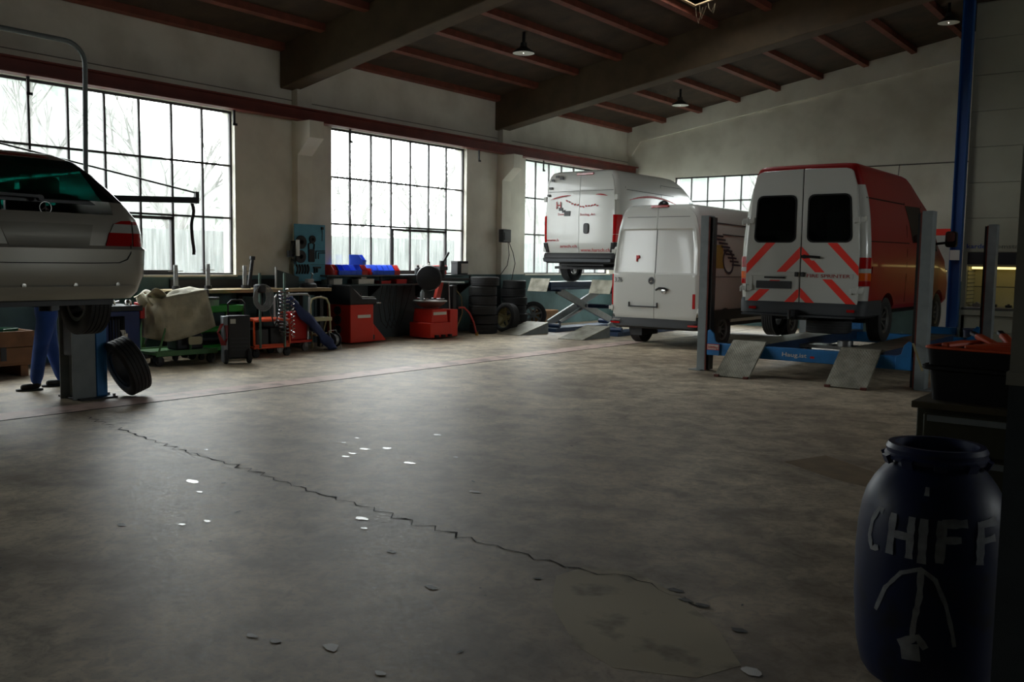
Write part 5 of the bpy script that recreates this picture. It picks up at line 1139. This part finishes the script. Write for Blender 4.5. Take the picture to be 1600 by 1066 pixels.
# wall box
t = thing('wall_box', 'black electrical box with dangling cables on the wall pillar', 'electrical box', (-13.74, 17.36, 2.08)); MB().box(0, .14, -.15, .17, 0, .31).build('case', M_blk, t, bevel=.02); MB().box(.14, .15, -.1, .05, .06, .24).build('cover', M_dark, t, bevel=.004)
c = MB(); c.tube([(.1, .1, 0), (.12, .12, -.3), (.12, .05, -.55), (.1, -.15, -.75), (.0, -.35, -.95)], .009); c.tube([(.1, .14, 0), (.14, .25, -.25), (.15, .32, -.5), (.13, .25, -.8), (.14, .15, -1.1), (.12, .1, -1.6)], .009); c.build('cable', M_blk, t)
# hanging cables under the shelf
t = thing('hanging_cable', 'black cables hanging under the long shelf', 'cable', (-13.8, 13.6, 0)); c = MB()
for k in range(4): y = -.2+k*.13; c.tube([(.05, y, 1.1), (.06, y-.12, .7), (.07, y-.06, .35), (.08, y+.08, .2), (.08, y+.2, .5), (.05, y+.18+.1*k, 1.1)], .008)
c.build('loop', M_blk, t)
# wheel balancer
M_mred = mat('machine_red', rgb(206, 44, 26), .4)
def balancer():
    r = thing('wheel_balancer', 'red wheel balancer with black sloped screen hood', 'wheel balancer', (-13.33, 11.95, 0))
    MB().prism([(-.36, .04), (.36, .04), (.36, .80), (-.36, .80)], -.12, .48, 'yz') if False else None
    b = MB().box(-.38, .30, -.1, .5, .03, .78).build('cabinet', M_mred, r, bevel=.015)
    MB().prism([(.5, .03), (.9, .03), (.5, .42)], -.3, .25, 'yz').build('foot', M_mred, r, bevel=.008); MB().box(.10, .2, .42, .52, .05, .16).build('pedal', M_blk, r, bevel=.008) if False else MB().prism(rrect(.45, .56, .06, .16, .02), .252, .27, 'yz').build('pedal', M_blk, r)
    MB().prism([(-.14, .76), (.56, .76), (.56, .87), (.18, .88), (-.14, 1.14)], -.4, .34, 'yz').build('hood', M_blk, r, bevel=.02)
    MB().prism([(.20, .895), (.55, .885), (.55, .9), (.2, .91), (.0, 1.055), (-.02, 1.03)], -.3, .3, 'yz').build('tray', mat('tray_grey', rgb(150, 150, 146), .5), r, bevel=.004)
    MB().cyl((0, .5, .76), (0, .78, .76), .05).lathe([(.0, 0), (.13, 0), (.12, .03), (.05, .06), (0, .06)], (0, .62, .76), (0, 1, 0), 18).build('flange', M_blk, r); MB().cyl((0, .78, .76), (0, .98, .76), .018).build('shaft', M_chrome, r)
    MB().box(.301, .306, .08, .42, .50, .56).build('label_plate', M_paper, r, smooth=0)
    for z in (.64, .46, .27): MB().lathe([(.09, 0), (.085, .03), (.03, .05), (0, .05)], (-.05, -.1, z), (0, -1, 0), 14).build('weight_cone', M_blk, r)
    MB().box(.31, .32, .05, .12, .3, .31).build('dial', M_blk, r, smooth=0) if False else None
    for k in range(3): MB().cyl((-.05+.0*k, .28+.09*k, .9), (-.05, .28+.09*k, .96), .035, n=12).build('cone', M_dark, r)
balancer()
def changer():
    r = thing('tyre_changer', 'red tyre changer with turntable and tilted post', 'tyre changer', (-13.05, 14.2, 0))
    MB().box(-.3, .3, -.42, .22, .03, .34).build('base', M_mred, r, bevel=.015); MB().prism([(-.36, .34), (.16, .34), (.12, .62), (-.32, .62)], -.26, .26, 'yz').build('housing', M_mred, r, bevel=.015); MB().box(-.28, .28, .2, .45, .03, .6).build('rear_housing', M_mred, r, bevel=.015)
    MB().box(.262, .268, -.3, .1, .5, .56).build('label_plate', M_paper, r, smooth=0); MB().lathe([(.36, 0), (.36, .02), (.3, .03), (.08, .03), (.08, -.14), (.2, -.12)], (0, -.12, .77), n=30, closed=True).build('turntable', M_steel, r)
    for k in range(4):
        a = k*PI/2+.4; d = Vector((math.cos(a), math.sin(a), 0)); MB().bar(Vector((0, -.12, .82))+d*.15, Vector((0, -.12, .82))+d*.32, .05, .04).build('clamp_jaw', M_chrome, r, bevel=.006)
    MB().bar((-.15, .18, .6), (-.12, .36, 1.26), .1, .12).build('post', mat('post_red', rgb(200, 70, 58), .4), r, bevel=.012); MB().bar((-.1, -.1, 1.25), (.05, 1.1, 1.22), .05, .05).build('swing_arm', M_blk, r, bevel=.008); MB().bar((-.05, -.1, 1.19), (.05, .9, 1.16), .03, .03).build('slide_bar', M_chrome, r)
    MB().cyl((-.1, .36, 1.2), (-.1, .36, 1.62), .06).cyl((-.1, .36, 1.55), (-.02, .48, 1.8), .025).box(-.16, -.02, .2, .45, 1.42, 1.5).build('head', M_blk, r); MB().lathe([(.27, -.03), (.25, .03), (.08, .05), (0, .05)], (.0, -.16, 1.26), (.5, -.8, 0), 26).build('press_disc', M_blk, r)
    MB().tube([(.0, .46, 1.18), (.02, .46, .8), (.02, .47, .55)], .018, 6).lathe([(.05, 0), (.05, .02), (0, .02)], (.02, .46, .52), (1, 0, 0), 14).build('gauge', M_steel, r); MB().box(-.1, .04, .55, .68, .1, 1.1).build('air_column', M_blk, r, bevel=.02)
    MB().tube([(0, .7, 1.0), (.05, .82, .85), (.06, .85, .5), (.05, .7, .2), (.0, .5, .1)], .014).build('hose', mat('hose_tan', rgb(120, 104, 70), .6), r)
    for y in (-.3, -.1, .1): MB().box(.28, .36, y, y+.08, .04, .09).build('pedal', M_blk, r, bevel=.006)
changer()
t = thing('red_hose', 'red air hose curving down between the tyre changer and the tyre stack', 'hose', (-12.85, 15.0, 0)); MB().tube([(-.1, -.12, .62), (-.05, .0, .62), (.0, .12, .5), (.02, .24, .3), (.03, .3, .1), (.03, .34, .03)], .022, 8).build('hose', mat('hose_red', rgb(170, 34, 30), .5), t); MB().cyl((.03, .34, .0), (.03, .34, .08), .035).build('nozzle', mat('brass', rgb(170, 130, 60), .35, .8), t)
t = box_thing('cardboard_box', 'torn brown cardboard box on the floor under the scissor lift', 'box', M_card, (-13.45, 18.75, 0), (.4, .7, .42), .1)
# ---------------------------------------------------------------- trolleys
M_tarp = mat('grey_tarp', rgb(176, 168, 142), .6, var=.3, scale=4, bump=.4, bscale=9)
M_mgreen = mat('machine_green', rgb(70, 118, 66), .5, var=.15); M_bgreen = mat('tray_green', rgb(36, 146, 44), .4); M_owel = mat('frame_orange', rgb(216, 76, 30), .45)
def caster(mb, x, y, h=.12): mb.lathe([(h*.5, -.02), (h*.5, .02)], (x, y, h*.5), (1, .2, 0), 14); mb.box(x-.035, x-.028, y-.03, y+.03, h*.4, h+.02); mb.box(x+.028, x+.035, y-.03, y+.03, h*.4, h+.02)
def tarp_trolley():
    r = thing('green_trolley', 'green flat trolley on casters below the crumpled grey tarp', 'trolley', (-12.6, 7.9, 0), -.06)
    MB().box(-.35, .35, -.5, .5, .17, .21).box(.33, .36, -.5, .5, .15, .23).box(-.36, -.33, -.5, .5, .15, .23).build('deck', M_mgreen, r, bevel=.006)
    for x in (-.28, .28):
        for y in (-.42, .42): m = MB(); caster(m, x, y, .15); m.build('caster', M_blk, r)
    MB().cyl((.3, -.44, .2), (.28, -.3, .6), .015).cyl((.25, .1, .2), (.25, .1, .9), .02).build('strut', M_mgreen, r); MB().box(-.1, .2, -.1, .35, .21, .45).build('gearbox', M_dark, r, bevel=.03)
    MB().prism(rrect(.02, .24, .30, .42, .03), .32, .35, 'yz').build('panel_plate', mat('panel_cream', rgb(170, 164, 130), .5), r)
    return r
tarp_trolley()
def tarp():
    r = thing('tarp', 'crumpled grey tarpaulin draped over the machine on the green trolley', 'tarpaulin', (-12.6, 7.9, 0), -.06)
    mb = MB(); V = Vector; R = random.Random(4); cr = [(R.uniform(0, 1), R.uniform(0, 1), R.uniform(-3, 3), R.uniform(.6, 1)) for _ in range(9)]
    C0, T0, B1, T1, PK = V((.31, -.30, .36)), V((.27, -.36, 1.00)), V((.31, .50, .56)), V((.22, .40, 1.12)), V((.20, .14, 1.20)); L0, L1 = V((-.05, -.52, .42)), V((-.1, -.48, 1.02)); K0, K1 = V((-.32, .48, .62)), V((-.3, .40, 1.08))
    def patch(a, b, c, d, nm, amp, nu=14, nv=14, sag=0):
        n = (b-a).cross(d-a).normalized()
        def P(u, v):
            e = min(u, 1-u, v, 1-v)*4; e = max(0, min(1, e)); w = sum(abs(((u-x)*math.cos(t)+(v-y)*math.sin(t))*k*3 % 1-.5) for x, y, t, k in cr)/len(cr)-.25
            p = (a*(1-u)+b*u)*(1-v)+(d*(1-u)+c*u)*v; return p+n*(w*amp*e)+V((0, 0, -sag*4*u*(1-u)*(1-v if nm else v)))
        mb.grid(P, nu, nv)
    patch(C0, B1, T1, T0, 1, .5, sag=.03); patch(L0, C0, T0, L1, 1, .3, 10, 14); patch(B1, K0, K1, T1, 1, .15, 8, 10); patch(K0, L0, L1, K1, 1, .1, 8, 8)
    patch(T0, T1, PK+V((-.2, .1, -.03)), PK+V((-.1, -.25, -.08)), 0, .12, 12, 6); patch(PK+V((-.1, -.25, -.08)), PK+V((-.2, .1, -.03)), K1, L1, 0, .1, 12, 8)
    o = mb.build('sheet', M_tarp, r, smooth=.5); so = o.modifiers.new('s', 'SOLIDIFY'); so.thickness = .008
    fl = MB(); fl.grid(lambda u, w: (.30-.34*u+.02*math.sin(w*9), -.30-.30*w+.04*math.sin(u*5), 1.04+.10*math.sin(w*2.6)+.03*math.sin(u*8+w*4)-.05*u), 12, 8); fl.grid(lambda u, w: (.30-.34*u, -.60-.03*math.sin(w*3)+.10*w, 1.04+.10*math.sin(2.6)-.16*w+.03*math.sin(u*8+4)-.05*u), 12, 5)
    fo = fl.build('fold', M_tarp, r, smooth=.6); so = fo.modifiers.new('s', 'SOLIDIFY'); so.thickness = .01
    MB().box(-.22, .2, -.28, .33, .6, .95).build('covered_machine', M_dark, r, bevel=.03)
tarp()
def green_cart():
    r = thing('green_cart', 'bright green tool cart with deep tray behind the black charger', 'cart', (-12.93, 8.80, 0))
    for z, h in ((.74, .11), (.43, .05), (.13, .05)):
        t = MB().box(-.25, .25, -.42, .42, z, z+.015).box(-.25, -.235, -.42, .42, z, z+h).box(.235, .25, -.42, .42, z, z+h).box(-.25, .25, -.42, -.405, z, z+h).box(-.25, .25, .405, .42, z, z+h); t.build('tray', M_bgreen, r, bevel=.004)
    for x in (-.24, .24):
        for y in (-.40, .40): MB().box(x-.018, x+.018, y-.018, y+.018, .1, .80).build('leg', M_bgreen, r, smooth=0); m = MB(); caster(m, x, y, .1); m.build('caster', M_blk, r)
green_cart()
t = box_thing('parts_case', 'grey open case lying askew in the green tray', 'case', mat('case_grey', rgb(132, 134, 124), .6, var=.15), (-12.95, 8.52, .757), (.32, .6, .22), .12, lid=mat('case_lid', rgb(60, 62, 58), .5))
t = thing('rag_roll', 'dark roll standing on the grey case', 'roll', (-12.95, 8.62, .981)); MB().cyl((0, 0, 0), (0, 0, .12), .09, n=18).build('roll', M_blk, t); MB().cyl((0, 0, .12), (0, 0, .13), .085, n=18).build('top_disc', M_chrome, t)
def charger():
    r = thing('battery_charger', 'black battery charger on wheels with tall handle before the green cart', 'charger', (-11.98, 8.48, 0), -.42)
    MB().box(-.06, .14, -.10, .24, .08, .74).build('case', M_blk, r, bevel=.02); MB().box(-.05, .16, -.17, -.10, .03, .73).build('side_panel', mat('charger_grey', rgb(122, 128, 134), .5), r, bevel=.01)
    MB().tube([(-.02, -.06, .72), (-.02, -.06, .92), (-.02, -.01, .97), (-.02, .14, .97), (-.02, .19, .92), (-.02, .19, .72)], .014, 8).build('handle', M_blk, r)
    for y in (-.13, .22): MB().lathe([(.11, -.025), (.12, 0), (.11, .025)], (.12, y, .12), (0, 1, 0), 18).lathe([(.04, -.03), (.04, .03)], (.12, y, .12), (0, 1, 0), 10).build('wheel', M_rub, r)
    cb = MB()
    for k in range(4): cb.tube([(.17, -.2+.01*k, .62), (.2+.01*k, -.26, .5), (.2, -.2+.02*k, .3), (.19, -.12, .4), (.18, -.14+.01*k, .6)], .012)
    cb.build('cable', mat('cable_red', rgb(120, 22, 20), .5), r); MB().box(.141, .145, -.06, .02, .62, .69).build('rating_label', M_paper, r, smooth=0)
    for k in range(4): MB().box(.141, .146, -.06, .2, .2+.06*k, .22+.06*k).build('vent_slot', M_dark, r, smooth=0)
charger()
def welder():
    r = thing('welding_trolley', 'orange welding trolley with hanging cables and two upright posts', 'trolley', (-12.6, 9.5, 0), -.1)
    MB().box(-.3, .3, -.34, .34, .14, .18).build('deck', M_owel, r, bevel=.01); MB().tube([(.28, -.32, .2), (.28, -.32, .6), (.28, .34, .6), (.28, .34, .2)], .022, 8).tube([(.28, -.32, .19), (.28, .34, .19)], .025, 8).build('side_frame', M_owel, r); MB().box(-.2, .28, -.25, .3, .58, .63).build('shelf', M_owel, r, bevel=.01)
    MB().box(-.24, .2, -.28, .0, .18, .46).box(-.24, .2, .03, .3, .18, .48).build('power_unit', M_blk, r, bevel=.015)
    for y in (-.22, .24): MB().cyl((.3, y, .15), (.3, y, 1.38), .022, n=8).build('upright', mat('upright_green', rgb(86, 110, 100), .45), r)
    for x in (-.24, .26):
        for y in (-.28, .3): m = MB(); m.lathe([(.07, -.02), (.07, .02)], (x, y, .07), (1, .2, 0), 16); m.box(x-.04, x+.04, y-.02, y+.02, .1, .15); m.build('caster', M_rub, r)
    co = MB(); P = []
    for i in range(150):
        a = i*.55; P.append((.33+.075*math.cos(a), .20+.085*math.sin(a)+.02*math.sin(i*.05), 1.12-.0052*i))
    co.tube(P, .010, 5); co.build('spiral_hose', mat('spiral_black', rgb(150, 150, 152), .2, .7), r)
    P = [(.36+.03*math.cos(i*1.1), .36+.03*math.sin(i*1.1), .95-.012*i) for i in range(55)]; MB().tube(P, .007, 5).build('chain', M_chrome, r)
    lp = MB()
    for k in range(6):
        R_ = .12+.015*k; lp.tube([(.33+.01*k, -.2+R_*math.cos(a)*(.7+.05*k), .98+R_*1.1*math.sin(a)) for a in [2*PI*i/14 for i in range(14)]], .009, 5, closed=True)
    lp.build('cable_coil', mat('cable_grey', rgb(120, 122, 122), .35), r); MB().lathe([(.06, 0), (.1, .02), (.1, .12), (.06, .14)], (.3, -.22, 1.06), n=16).build('cable_drum', M_dark, r)
    lp = MB(); lp.tube([(.3, .0, 1.05), (.34, -.05, .75), (.34, .02, .5), (.33, .12, .75), (.3, .1, 1.05)], .014); lp.build('hose_loop', M_blk, r)
welder()
def hand_cart():
    r = thing('hand_cart', 'silver tube hand cart carrying a red box behind the welding trolley', 'cart', (-12.85, 10.15, 0))
    for y in (-.62, .48): pass
    MB().tube([(.1, -.28, .2), (.1, -.28, .95), (.1, -.23, 1.0), (.1, .43, 1.0), (.1, .48, .95), (.14, .40, .2)], .02, 8).tube([(.1, .44, .5), (.1, -.28, .5)], .014).build('frame', M_alu, r); MB().box(-.3, .2, -.28, .45, .16, .2).build('deck', M_mred, r, bevel=.006); MB().box(-.2, .12, .05, .42, .2, .7).build('red_box', M_red, r, bevel=.02)
    for y in (-.2, .35): m = MB(); caster(m, .12, y, .16); m.build('caster', M_alu, r)
hand_cart()
mb = MB(); P = [(-13.0, 10.35, 1.0), (-12.85, 10.5, .8), (-12.72, 10.75, .5), (-12.62, 10.98, .2), (-12.55, 11.08, .03)]
M_cloth = mat('overall_blue', rgb(48, 62, 104), .8, var=.25, bump=.3, bscale=12); ro = thing('overalls', 'dark blue overalls slumped over the cart beside the step stool', 'overalls', (-12.62, 10.5, 0))
v = []; n = 10
for i in range(17):
    t = i/16*4; k = min(3, int(t)); t -= k; p = Vector(P[k]).lerp(Vector(P[k+1]), t)-Vector((-12.75, 10.7, 0)); w = .11+.025*math.sin(i*1.1)
    for q in range(n): a = 2*PI*q/n; v.append((p.x+w*.5*math.cos(a)*(1+.2*math.sin(i+q*2)), p.y+w*math.sin(a)*(1+.15*math.sin(i*2+q)), max(.01, p.z+.03*math.cos(a))))
mb.add(v, [(j*n+i, j*n+(i+1) % n, (j+1)*n+(i+1) % n, (j+1)*n+i) for j in range(16) for i in range(n)]+[tuple(range(n)), tuple(16*n+i for i in range(n))]); mb.build('cloth', M_cloth, ro); MB().lathe([(.07, 0), (.08, .05), (0, .08)], (-.1, .15, .4), (1, 0, .3), 10).build('cuff', M_cloth, ro)
def step_stool():
    r = thing('step_stool', 'cream folding step stool standing open before the dark wall', 'step stool', (-12.95, 10.98, 0)); m = mat('stool_cream', rgb(186, 178, 138), .5)
    MB().tube([(.12, -.22, .02), (.06, -.22, .80), (.05, -.17, .90), (.05, -.05, .93), (.05, .05, .93), (.05, .17, .90), (.06, .22, .80), (.12, .22, .02)], .018, 8).build('front_frame', m, r); MB().box(-.1, .16, -.21, .21, .50, .57).build('step', m, r, bevel=.01); MB().box(0, .2, -.21, .21, .24, .28).build('step', m, r, bevel=.01)
    MB().tube([(-.16, -.2, .02), (.0, -.2, .5), (.0, .2, .5), (-.16, .2, .02)], .015, 8).build('rear_frame', m, r)
step_stool()
def cable_reel():
    r = thing('cable_reel', 'grey cable reel standing on the floor in front of the balancer', 'cable reel', (-12.6, 11.02, 0), .3)
    MB().tube([(-.1, -.12, .01), (.12, -.12, .01), (.0, -.12, .34), (.0, .12, .34), (.12, .12, .01), (-.1, .12, .01), (.0, .12, .2)], .012, 8).build('frame', M_alu, r)
    for y in (-.085, .085): MB().lathe([(.14, -.006), (.14, .006)], (0, y, .17), (0, 1, 0), 22).build('flange', M_dark, r)
    MB().lathe([(.1, -.08), (.11, -.04), (.1, 0), (.11, .04), (.1, .08)], (0, 0, .17), (0, 1, 0), 18).build('cable', mat('cable_grey', rgb(120, 122, 122), .35), r)
cable_reel()
# ---------------------------------------------------------------- left: crane, cabinet, crate, jib
def engine_crane():
    r = thing('engine_crane', 'old green engine crane leg standing left of the grey tarp', 'crane', (-13.25, 7.75, 0))
    MB().bar((.0, -.05, .12), (-.05, .12, .95), .07, .09).build('mast', M_mgreen, r, bevel=.008); MB().lathe([(.12, -.04), (.12, .04)], (-.05, .13, .92), (1, 0, 0), 18).build('pivot', M_mgreen, r); MB().bar((-.02, .14, .97), (.02, .5, .78), .06, .08).build('boom', M_mgreen, r, bevel=.008)
    MB().box(-.3, .45, -.12, -.04, .07, .14).box(-.3, .45, .25, .33, .07, .14).box(-.3, -.22, -.12, .33, .07, .14).build('base_leg', M_dark, r, bevel=.006)
    for x in (-.25, .4):
        for y in (-.08, .29): m = MB(); caster(m, x, y, .08); m.build('caster', M_blk, r)
    MB().cyl((.0, .0, .25), (-.01, .2, .75), .03).build('hydraulic_ram', M_steel, r)
engine_crane()
M_cab = mat('cabinet_blue', rgb(22, 48, 110), .45, var=.1)
def blue_cabinet():
    r = thing('blue_cabinet', 'blue parts washer cabinet with tools on top behind the lift column', 'cabinet', (-12.9, 6.95, 0))
    MB().box(-.3, .28, -.35, .38, .03, .82).build('body', M_cab, r, bevel=.012); MB().box(-.34, .32, -.4, .41, .82, .9).build('top', M_dark, r, bevel=.01)
    MB().prism(rrect(-.30, .20, .1, .7, .03), .28, .3, 'yz').build('door', M_cab, r, bevel=.004); MB().box(.3, .33, .1, .16, .4, .5).build('handle', M_chrome, r, bevel=.006)
    b = MB()
    for k in range(5): b.grid(lambda u, w: (.31+.02*math.sin(u*6+k), -.12+.05*k+.05*u, .25+.5*w), 3, 6)
    s = b.build('rag', M_blk, r); s.modifiers.new('s', 'SOLIDIFY').thickness = .01
    MB().prism([(.05, .55), (.12, .55), (.16, .4), (.12, .36)], .31, .325, 'yz').build('glove', M_paper, r, smooth=0)
blue_cabinet()
for i, (x, y, lab) in enumerate(((-12.75, 6.75, 'steel ratchet head lying on the blue cabinet'), (-12.8, 7.0, 'chrome coupling lying on the middle of the blue cabinet'), (-12.75, 7.22, 'red handled tool at the right end of the blue cabinet'))):
    t = thing('hand_tool', lab, 'tool', (x, y, .9), .5*i); MB().cyl((0, 0, .03), (.02, .14, .05), .02, n=8).build('handle', M_red if i == 2 else M_steel, t); MB().lathe([(.05, 0), (.05, .05), (.03, .08), (0, .08)], n=14).build('head', M_chrome, t)
t = thing('first_aid_box', 'small red and white box hanging right of the blue cabinet', 'box', (-12.72, 7.42, .70)); MB().box(-.09, .09, -.075, .0, 0, .24).build('red_half', M_red, t, bevel=.01); MB().box(-.09, .09, .0, .08, 0, .25).build('white_half', M_paper, t, bevel=.01); MB().box(-.14, -.09, -.02, .02, -.6, .2).build('stand', M_dark, t)
M_crate = mat('crate_wood', rgb(132, 92, 60), .7, var=.3, scale=3)
def wood_crate():
    r = thing('wooden_crate', 'wooden crate with red steel corners holding blue bins behind the silver car', 'crate', (-13.0, 5.05, 0))
    for k in range(2):
        for q in ((.36, .40, -.75, .72), (-.40, -.36, -.75, .72)): MB().box(q[0], q[1], q[2], q[3], .18+k*.215, .39+k*.215).build('plank', M_crate, r, bevel=.005)
        for q in ((-.79, -.75), (.72, .76)): MB().box(-.36, .36, q[0], q[1], .18+k*.215, .39+k*.215).build('plank', M_crate, r, bevel=.005)
    for k in range(4): MB().box(-.4+k*.2, -.21+k*.2, -.75, .72, .15, .18).build('plank', M_crate, r, bevel=.003)
    for y in (-.6, .0, .55): MB().box(-.4, .4, y, y+.1, 0, .15).build('skid', M_crate, r, bevel=.004)
    for x in (-.41, .37):
        for y in (-.80, .0): MB().box(x, x+.045, y, y+.09, .16, .62).build('corner_iron', M_red, r, bevel=.004)
    MB().box(.4, .41, .3, .37, .22, .4).build('slot', M_blk, r, smooth=0)
wood_crate()
M_bin2 = mat('bin_royal', rgb(28, 70, 150), .45)
for i, (x, y, z, rz, lab, m) in enumerate(((-12.85, 4.75, .2, .1, 'left blue bin lying in the wooden crate', M_bin2), (-12.9, 5.2, .2, -.2, 'right blue bin lying in the wooden crate', M_bin2), (-12.95, 5.5, .2, .5, 'green bin at the right end of the wooden crate', mat('bin_green', rgb(26, 96, 60), .5)), (-12.95, 5.0, .58, .9, 'dark blue bin tipped on top of the others', M_bin2))):
    t = thing('plastic_bin', lab, 'bin', (x, y, z), rz, 'bins in the wooden crate'); w, d, h = .16, .14, .42 if i < 3 else .25
    MB().box(-w, w, -d, d, 0, .01).box(-w, -w+.012, -d, d, 0, h).box(w-.012, w, -d, d, 0, h).box(-w, w, -d, -d+.012, 0, h).box(-w, w, d-.012, d, 0, h).build('shell', m, t, bevel=.006)
    MB().tube([(-w, -d, h), (w, -d, h), (w, d, h), (-w, d, h)], .012, 6, closed=True).build('rim', m, t)
def jib():
    r = thing('jib_crane', 'black jib crane arm with tie rod and hanging strap before the first window', 'crane', (-13.4, 5.2, 0))
    MB().box(-.42, -.3, -.08, .08, 1.6, 3.4).build('wall_bracket', M_blk, r); a = Vector((-.36, 0, 2.42)); b = Vector((.9, 3.03, 2.49))
    MB().bar(a, b, .06, .09).build('boom', M_blk, r, bevel=.005); MB().box(.87, .93, 3.0, 3.06, 2.44, 2.62).build('tip', M_blk, r, bevel=.004); MB().cyl((-.36, 0, 3.3), (.9, 3.03, 2.6), .014, n=8).build('tie_rod', M_blk, r)
    MB().cyl((-.36, 0, 3.2), (-.3, 1.2, 2.95), .008, n=6).build('cable', M_blk, r)
    st = MB(); st.grid(lambda u, w: (.9+.012*math.sin(w*14), 2.93+.05*u+.02*math.sin(w*9), 2.44-.78*w), 2, 14); s = st.build('strap', mat('strap_black', rgb(30, 18, 20), .8), r); s.modifiers.new('s', 'SOLIDIFY').thickness = .012
jib()
# ---------------------------------------------------------------- the mechanic standing behind the lift column
def mechanic():
    J = {'pelvis': (0, 0, .96, .135), 'belly': (0, .0, 1.08, .135), 'chest': (0, -.02, 1.30, .15), 'neck0': (0, -.02, 1.47, .075), 'neck': (0, -.03, 1.55, .058), 'head': (0, -.05, 1.63, .085), 'crown': (0, -.05, 1.72, .085)}
    E_ = [('pelvis', 'belly'), ('belly', 'chest'), ('chest', 'neck0'), ('neck0', 'neck'), ('neck', 'head'), ('head', 'crown')]
    for s, n in ((-1, 'l'), (1, 'r')):
        J.update({'hip'+n: (s*.11, 0, .88, .125), 'knee'+n: (s*.12, -.02-s*.07, .50, .088), 'hem'+n: (s*.13, .01-s*.15, .14, .08), 'ankle'+n: (s*.13, .01-s*.15, .085, .05), 'heel'+n: (s*.13, .03-s*.15, .05, .045), 'toe'+n: (s*.15, -.17-s*.15, .04, .04),
                  'sh'+n: (s*.19, -.02, 1.42, .07), 'elb'+n: (s*.26, -.12, 1.20, .05), 'wri'+n: (s*.18, -.33, 1.28, .034), 'palm'+n: (s*.16, -.41, 1.31, .036)})
        E_ += [('pelvis', 'hip'+n), ('hip'+n, 'knee'+n), ('knee'+n, 'hem'+n), ('hem'+n, 'ankle'+n), ('ankle'+n, 'heel'+n), ('heel'+n, 'toe'+n), ('chest', 'sh'+n), ('sh'+n, 'elb'+n), ('elb'+n, 'wri'+n), ('wri'+n, 'palm'+n)]
        for k in range(4):
            dx = (k-1.5)*.02; L = (.07, .08, .075, .06)[k]
            J['f%d%s' % (k, n)] = (s*.16+dx, -.45-L*.35, 1.33, .010); J['g%d%s' % (k, n)] = (s*.16+dx, -.45-L*.7, 1.315, .009); J['h%d%s' % (k, n)] = (s*.16+dx, -.44-L*.85, 1.285, .008)
            E_ += [('palm'+n, 'f%d%s' % (k, n)), ('f%d%s' % (k, n), 'g%d%s' % (k, n)), ('g%d%s' % (k, n), 'h%d%s' % (k, n))]
        J['t0'+n] = (s*.16-s*.045, -.40, 1.315, .011); J['t1'+n] = (s*.16-s*.06, -.44, 1.31, .009); E_ += [('palm'+n, 't0'+n), ('t0'+n, 't1'+n)]
    ks = list(J); me = bpy.data.meshes.new('body'); me.from_pydata([J[k][:3] for k in ks], [(ks.index(a), ks.index(b)) for a, b in E_], [])
    o = bpy.data.objects.new('body', me); COL.objects.link(o); md = o.modifiers.new('skin', 'SKIN'); md.use_smooth_shade = True
    for i, k in enumerate(ks): r_ = J[k][3]; me.skin_vertices[0].data[i].radius = (r_*(1.25 if k in ('chest', 'belly', 'pelvis') else 1), r_)
    me.skin_vertices[0].data[0].use_root = True
    sb = o.modifiers.new('sub', 'SUBSURF'); sb.levels = 2; sb.render_levels = 2
    dg = bpy.context.evaluated_depsgraph_get(); dg.update(); m2 = bpy.data.meshes.new_from_object(o.evaluated_get(dg)); o.modifiers.clear(); o.data = m2
    m2.materials.clear()
    for m in (mat('work_trousers', rgb(36, 68, 132), .8, var=.2, bump=.3, bscale=14), mat('work_jacket', rgb(34, 60, 112), .8, var=.15, bump=.3, bscale=14), mat('skin', rgb(196, 150, 124), .55), mat('shoe_leather', rgb(34, 30, 26), .6)): m2.materials.append(m)
    for p in m2.polygons:
        c = p.center; mi = 3 if c.z < .085 else (0 if c.z < 1.0 else (2 if (c.z > 1.5 or c.y < -.345) else 1)); p.material_index = mi; p.use_smooth = True
    root = thing('mechanic', 'person in blue work clothes standing behind the lift column beside the silver car', 'person', (-11.25, 5.32, 0), -.35); o.parent = root
    hd = MB()
    def H(u, v):
        a = 2*PI*u; b = PI*v-PI/2; x = .078*math.cos(b)*math.cos(a); y = .098*math.cos(b)*math.sin(a); z = .118*math.sin(b)
        if y < 0: y *= 1-.12*max(0, -z/.118); 
        return (x, y-.055, z+1.665)
    hd.grid(H, 24, 16); h = hd.build('head', MATS['skin'], root, smooth=2)
    MB().prism([(-.012, 1.645), (.012, 1.645), (.006, 1.69), (-.006, 1.69)], -.175, -.145).build('nose', MATS['skin'], h, bevel=.006); MB().box(-.028, .028, -.152, -.14, 1.605, 1.613).build('mouth', mat('lip', rgb(150, 84, 76), .6), h, bevel=.003)
    for s in (-1, 1): MB().lathe([(0, -.012), (.012, 0), (0, .012)], (s*.032, -.143, 1.682), (0, 1, 0), 10).build('eye', mat('eye_dark', rgb(40, 32, 28), .3), h); MB().lathe([(.0, -.01), (.03, 0), (.0, .012)], (s*.08, -.04, 1.66), (s, 0, 0), 10).build('ear', MATS['skin'], h)
    hr = MB(); hr.grid(lambda u, v: ((lambda p: ((p[0])*1.08, (p[1]+.055)*1.08-.045, (p[2]-1.665)*1.07+1.672))(H(u, .58+.42*v+(.12*math.cos(2*PI*u-PI*1.5)*(1-v)) if v < 1 else 1))), 24, 10); hr.build('hair', mat('hair_brown', rgb(52, 38, 28), .7), root, smooth=2)
    for s in (-1, 1): MB().prism(rrect(s*.14-.045, s*.14+.045, -.215-s*.15, .08-s*.15, .035), 0, .025, 'xy').build('shoe_sole', M_blk, root, bevel=.006)
mechanic()
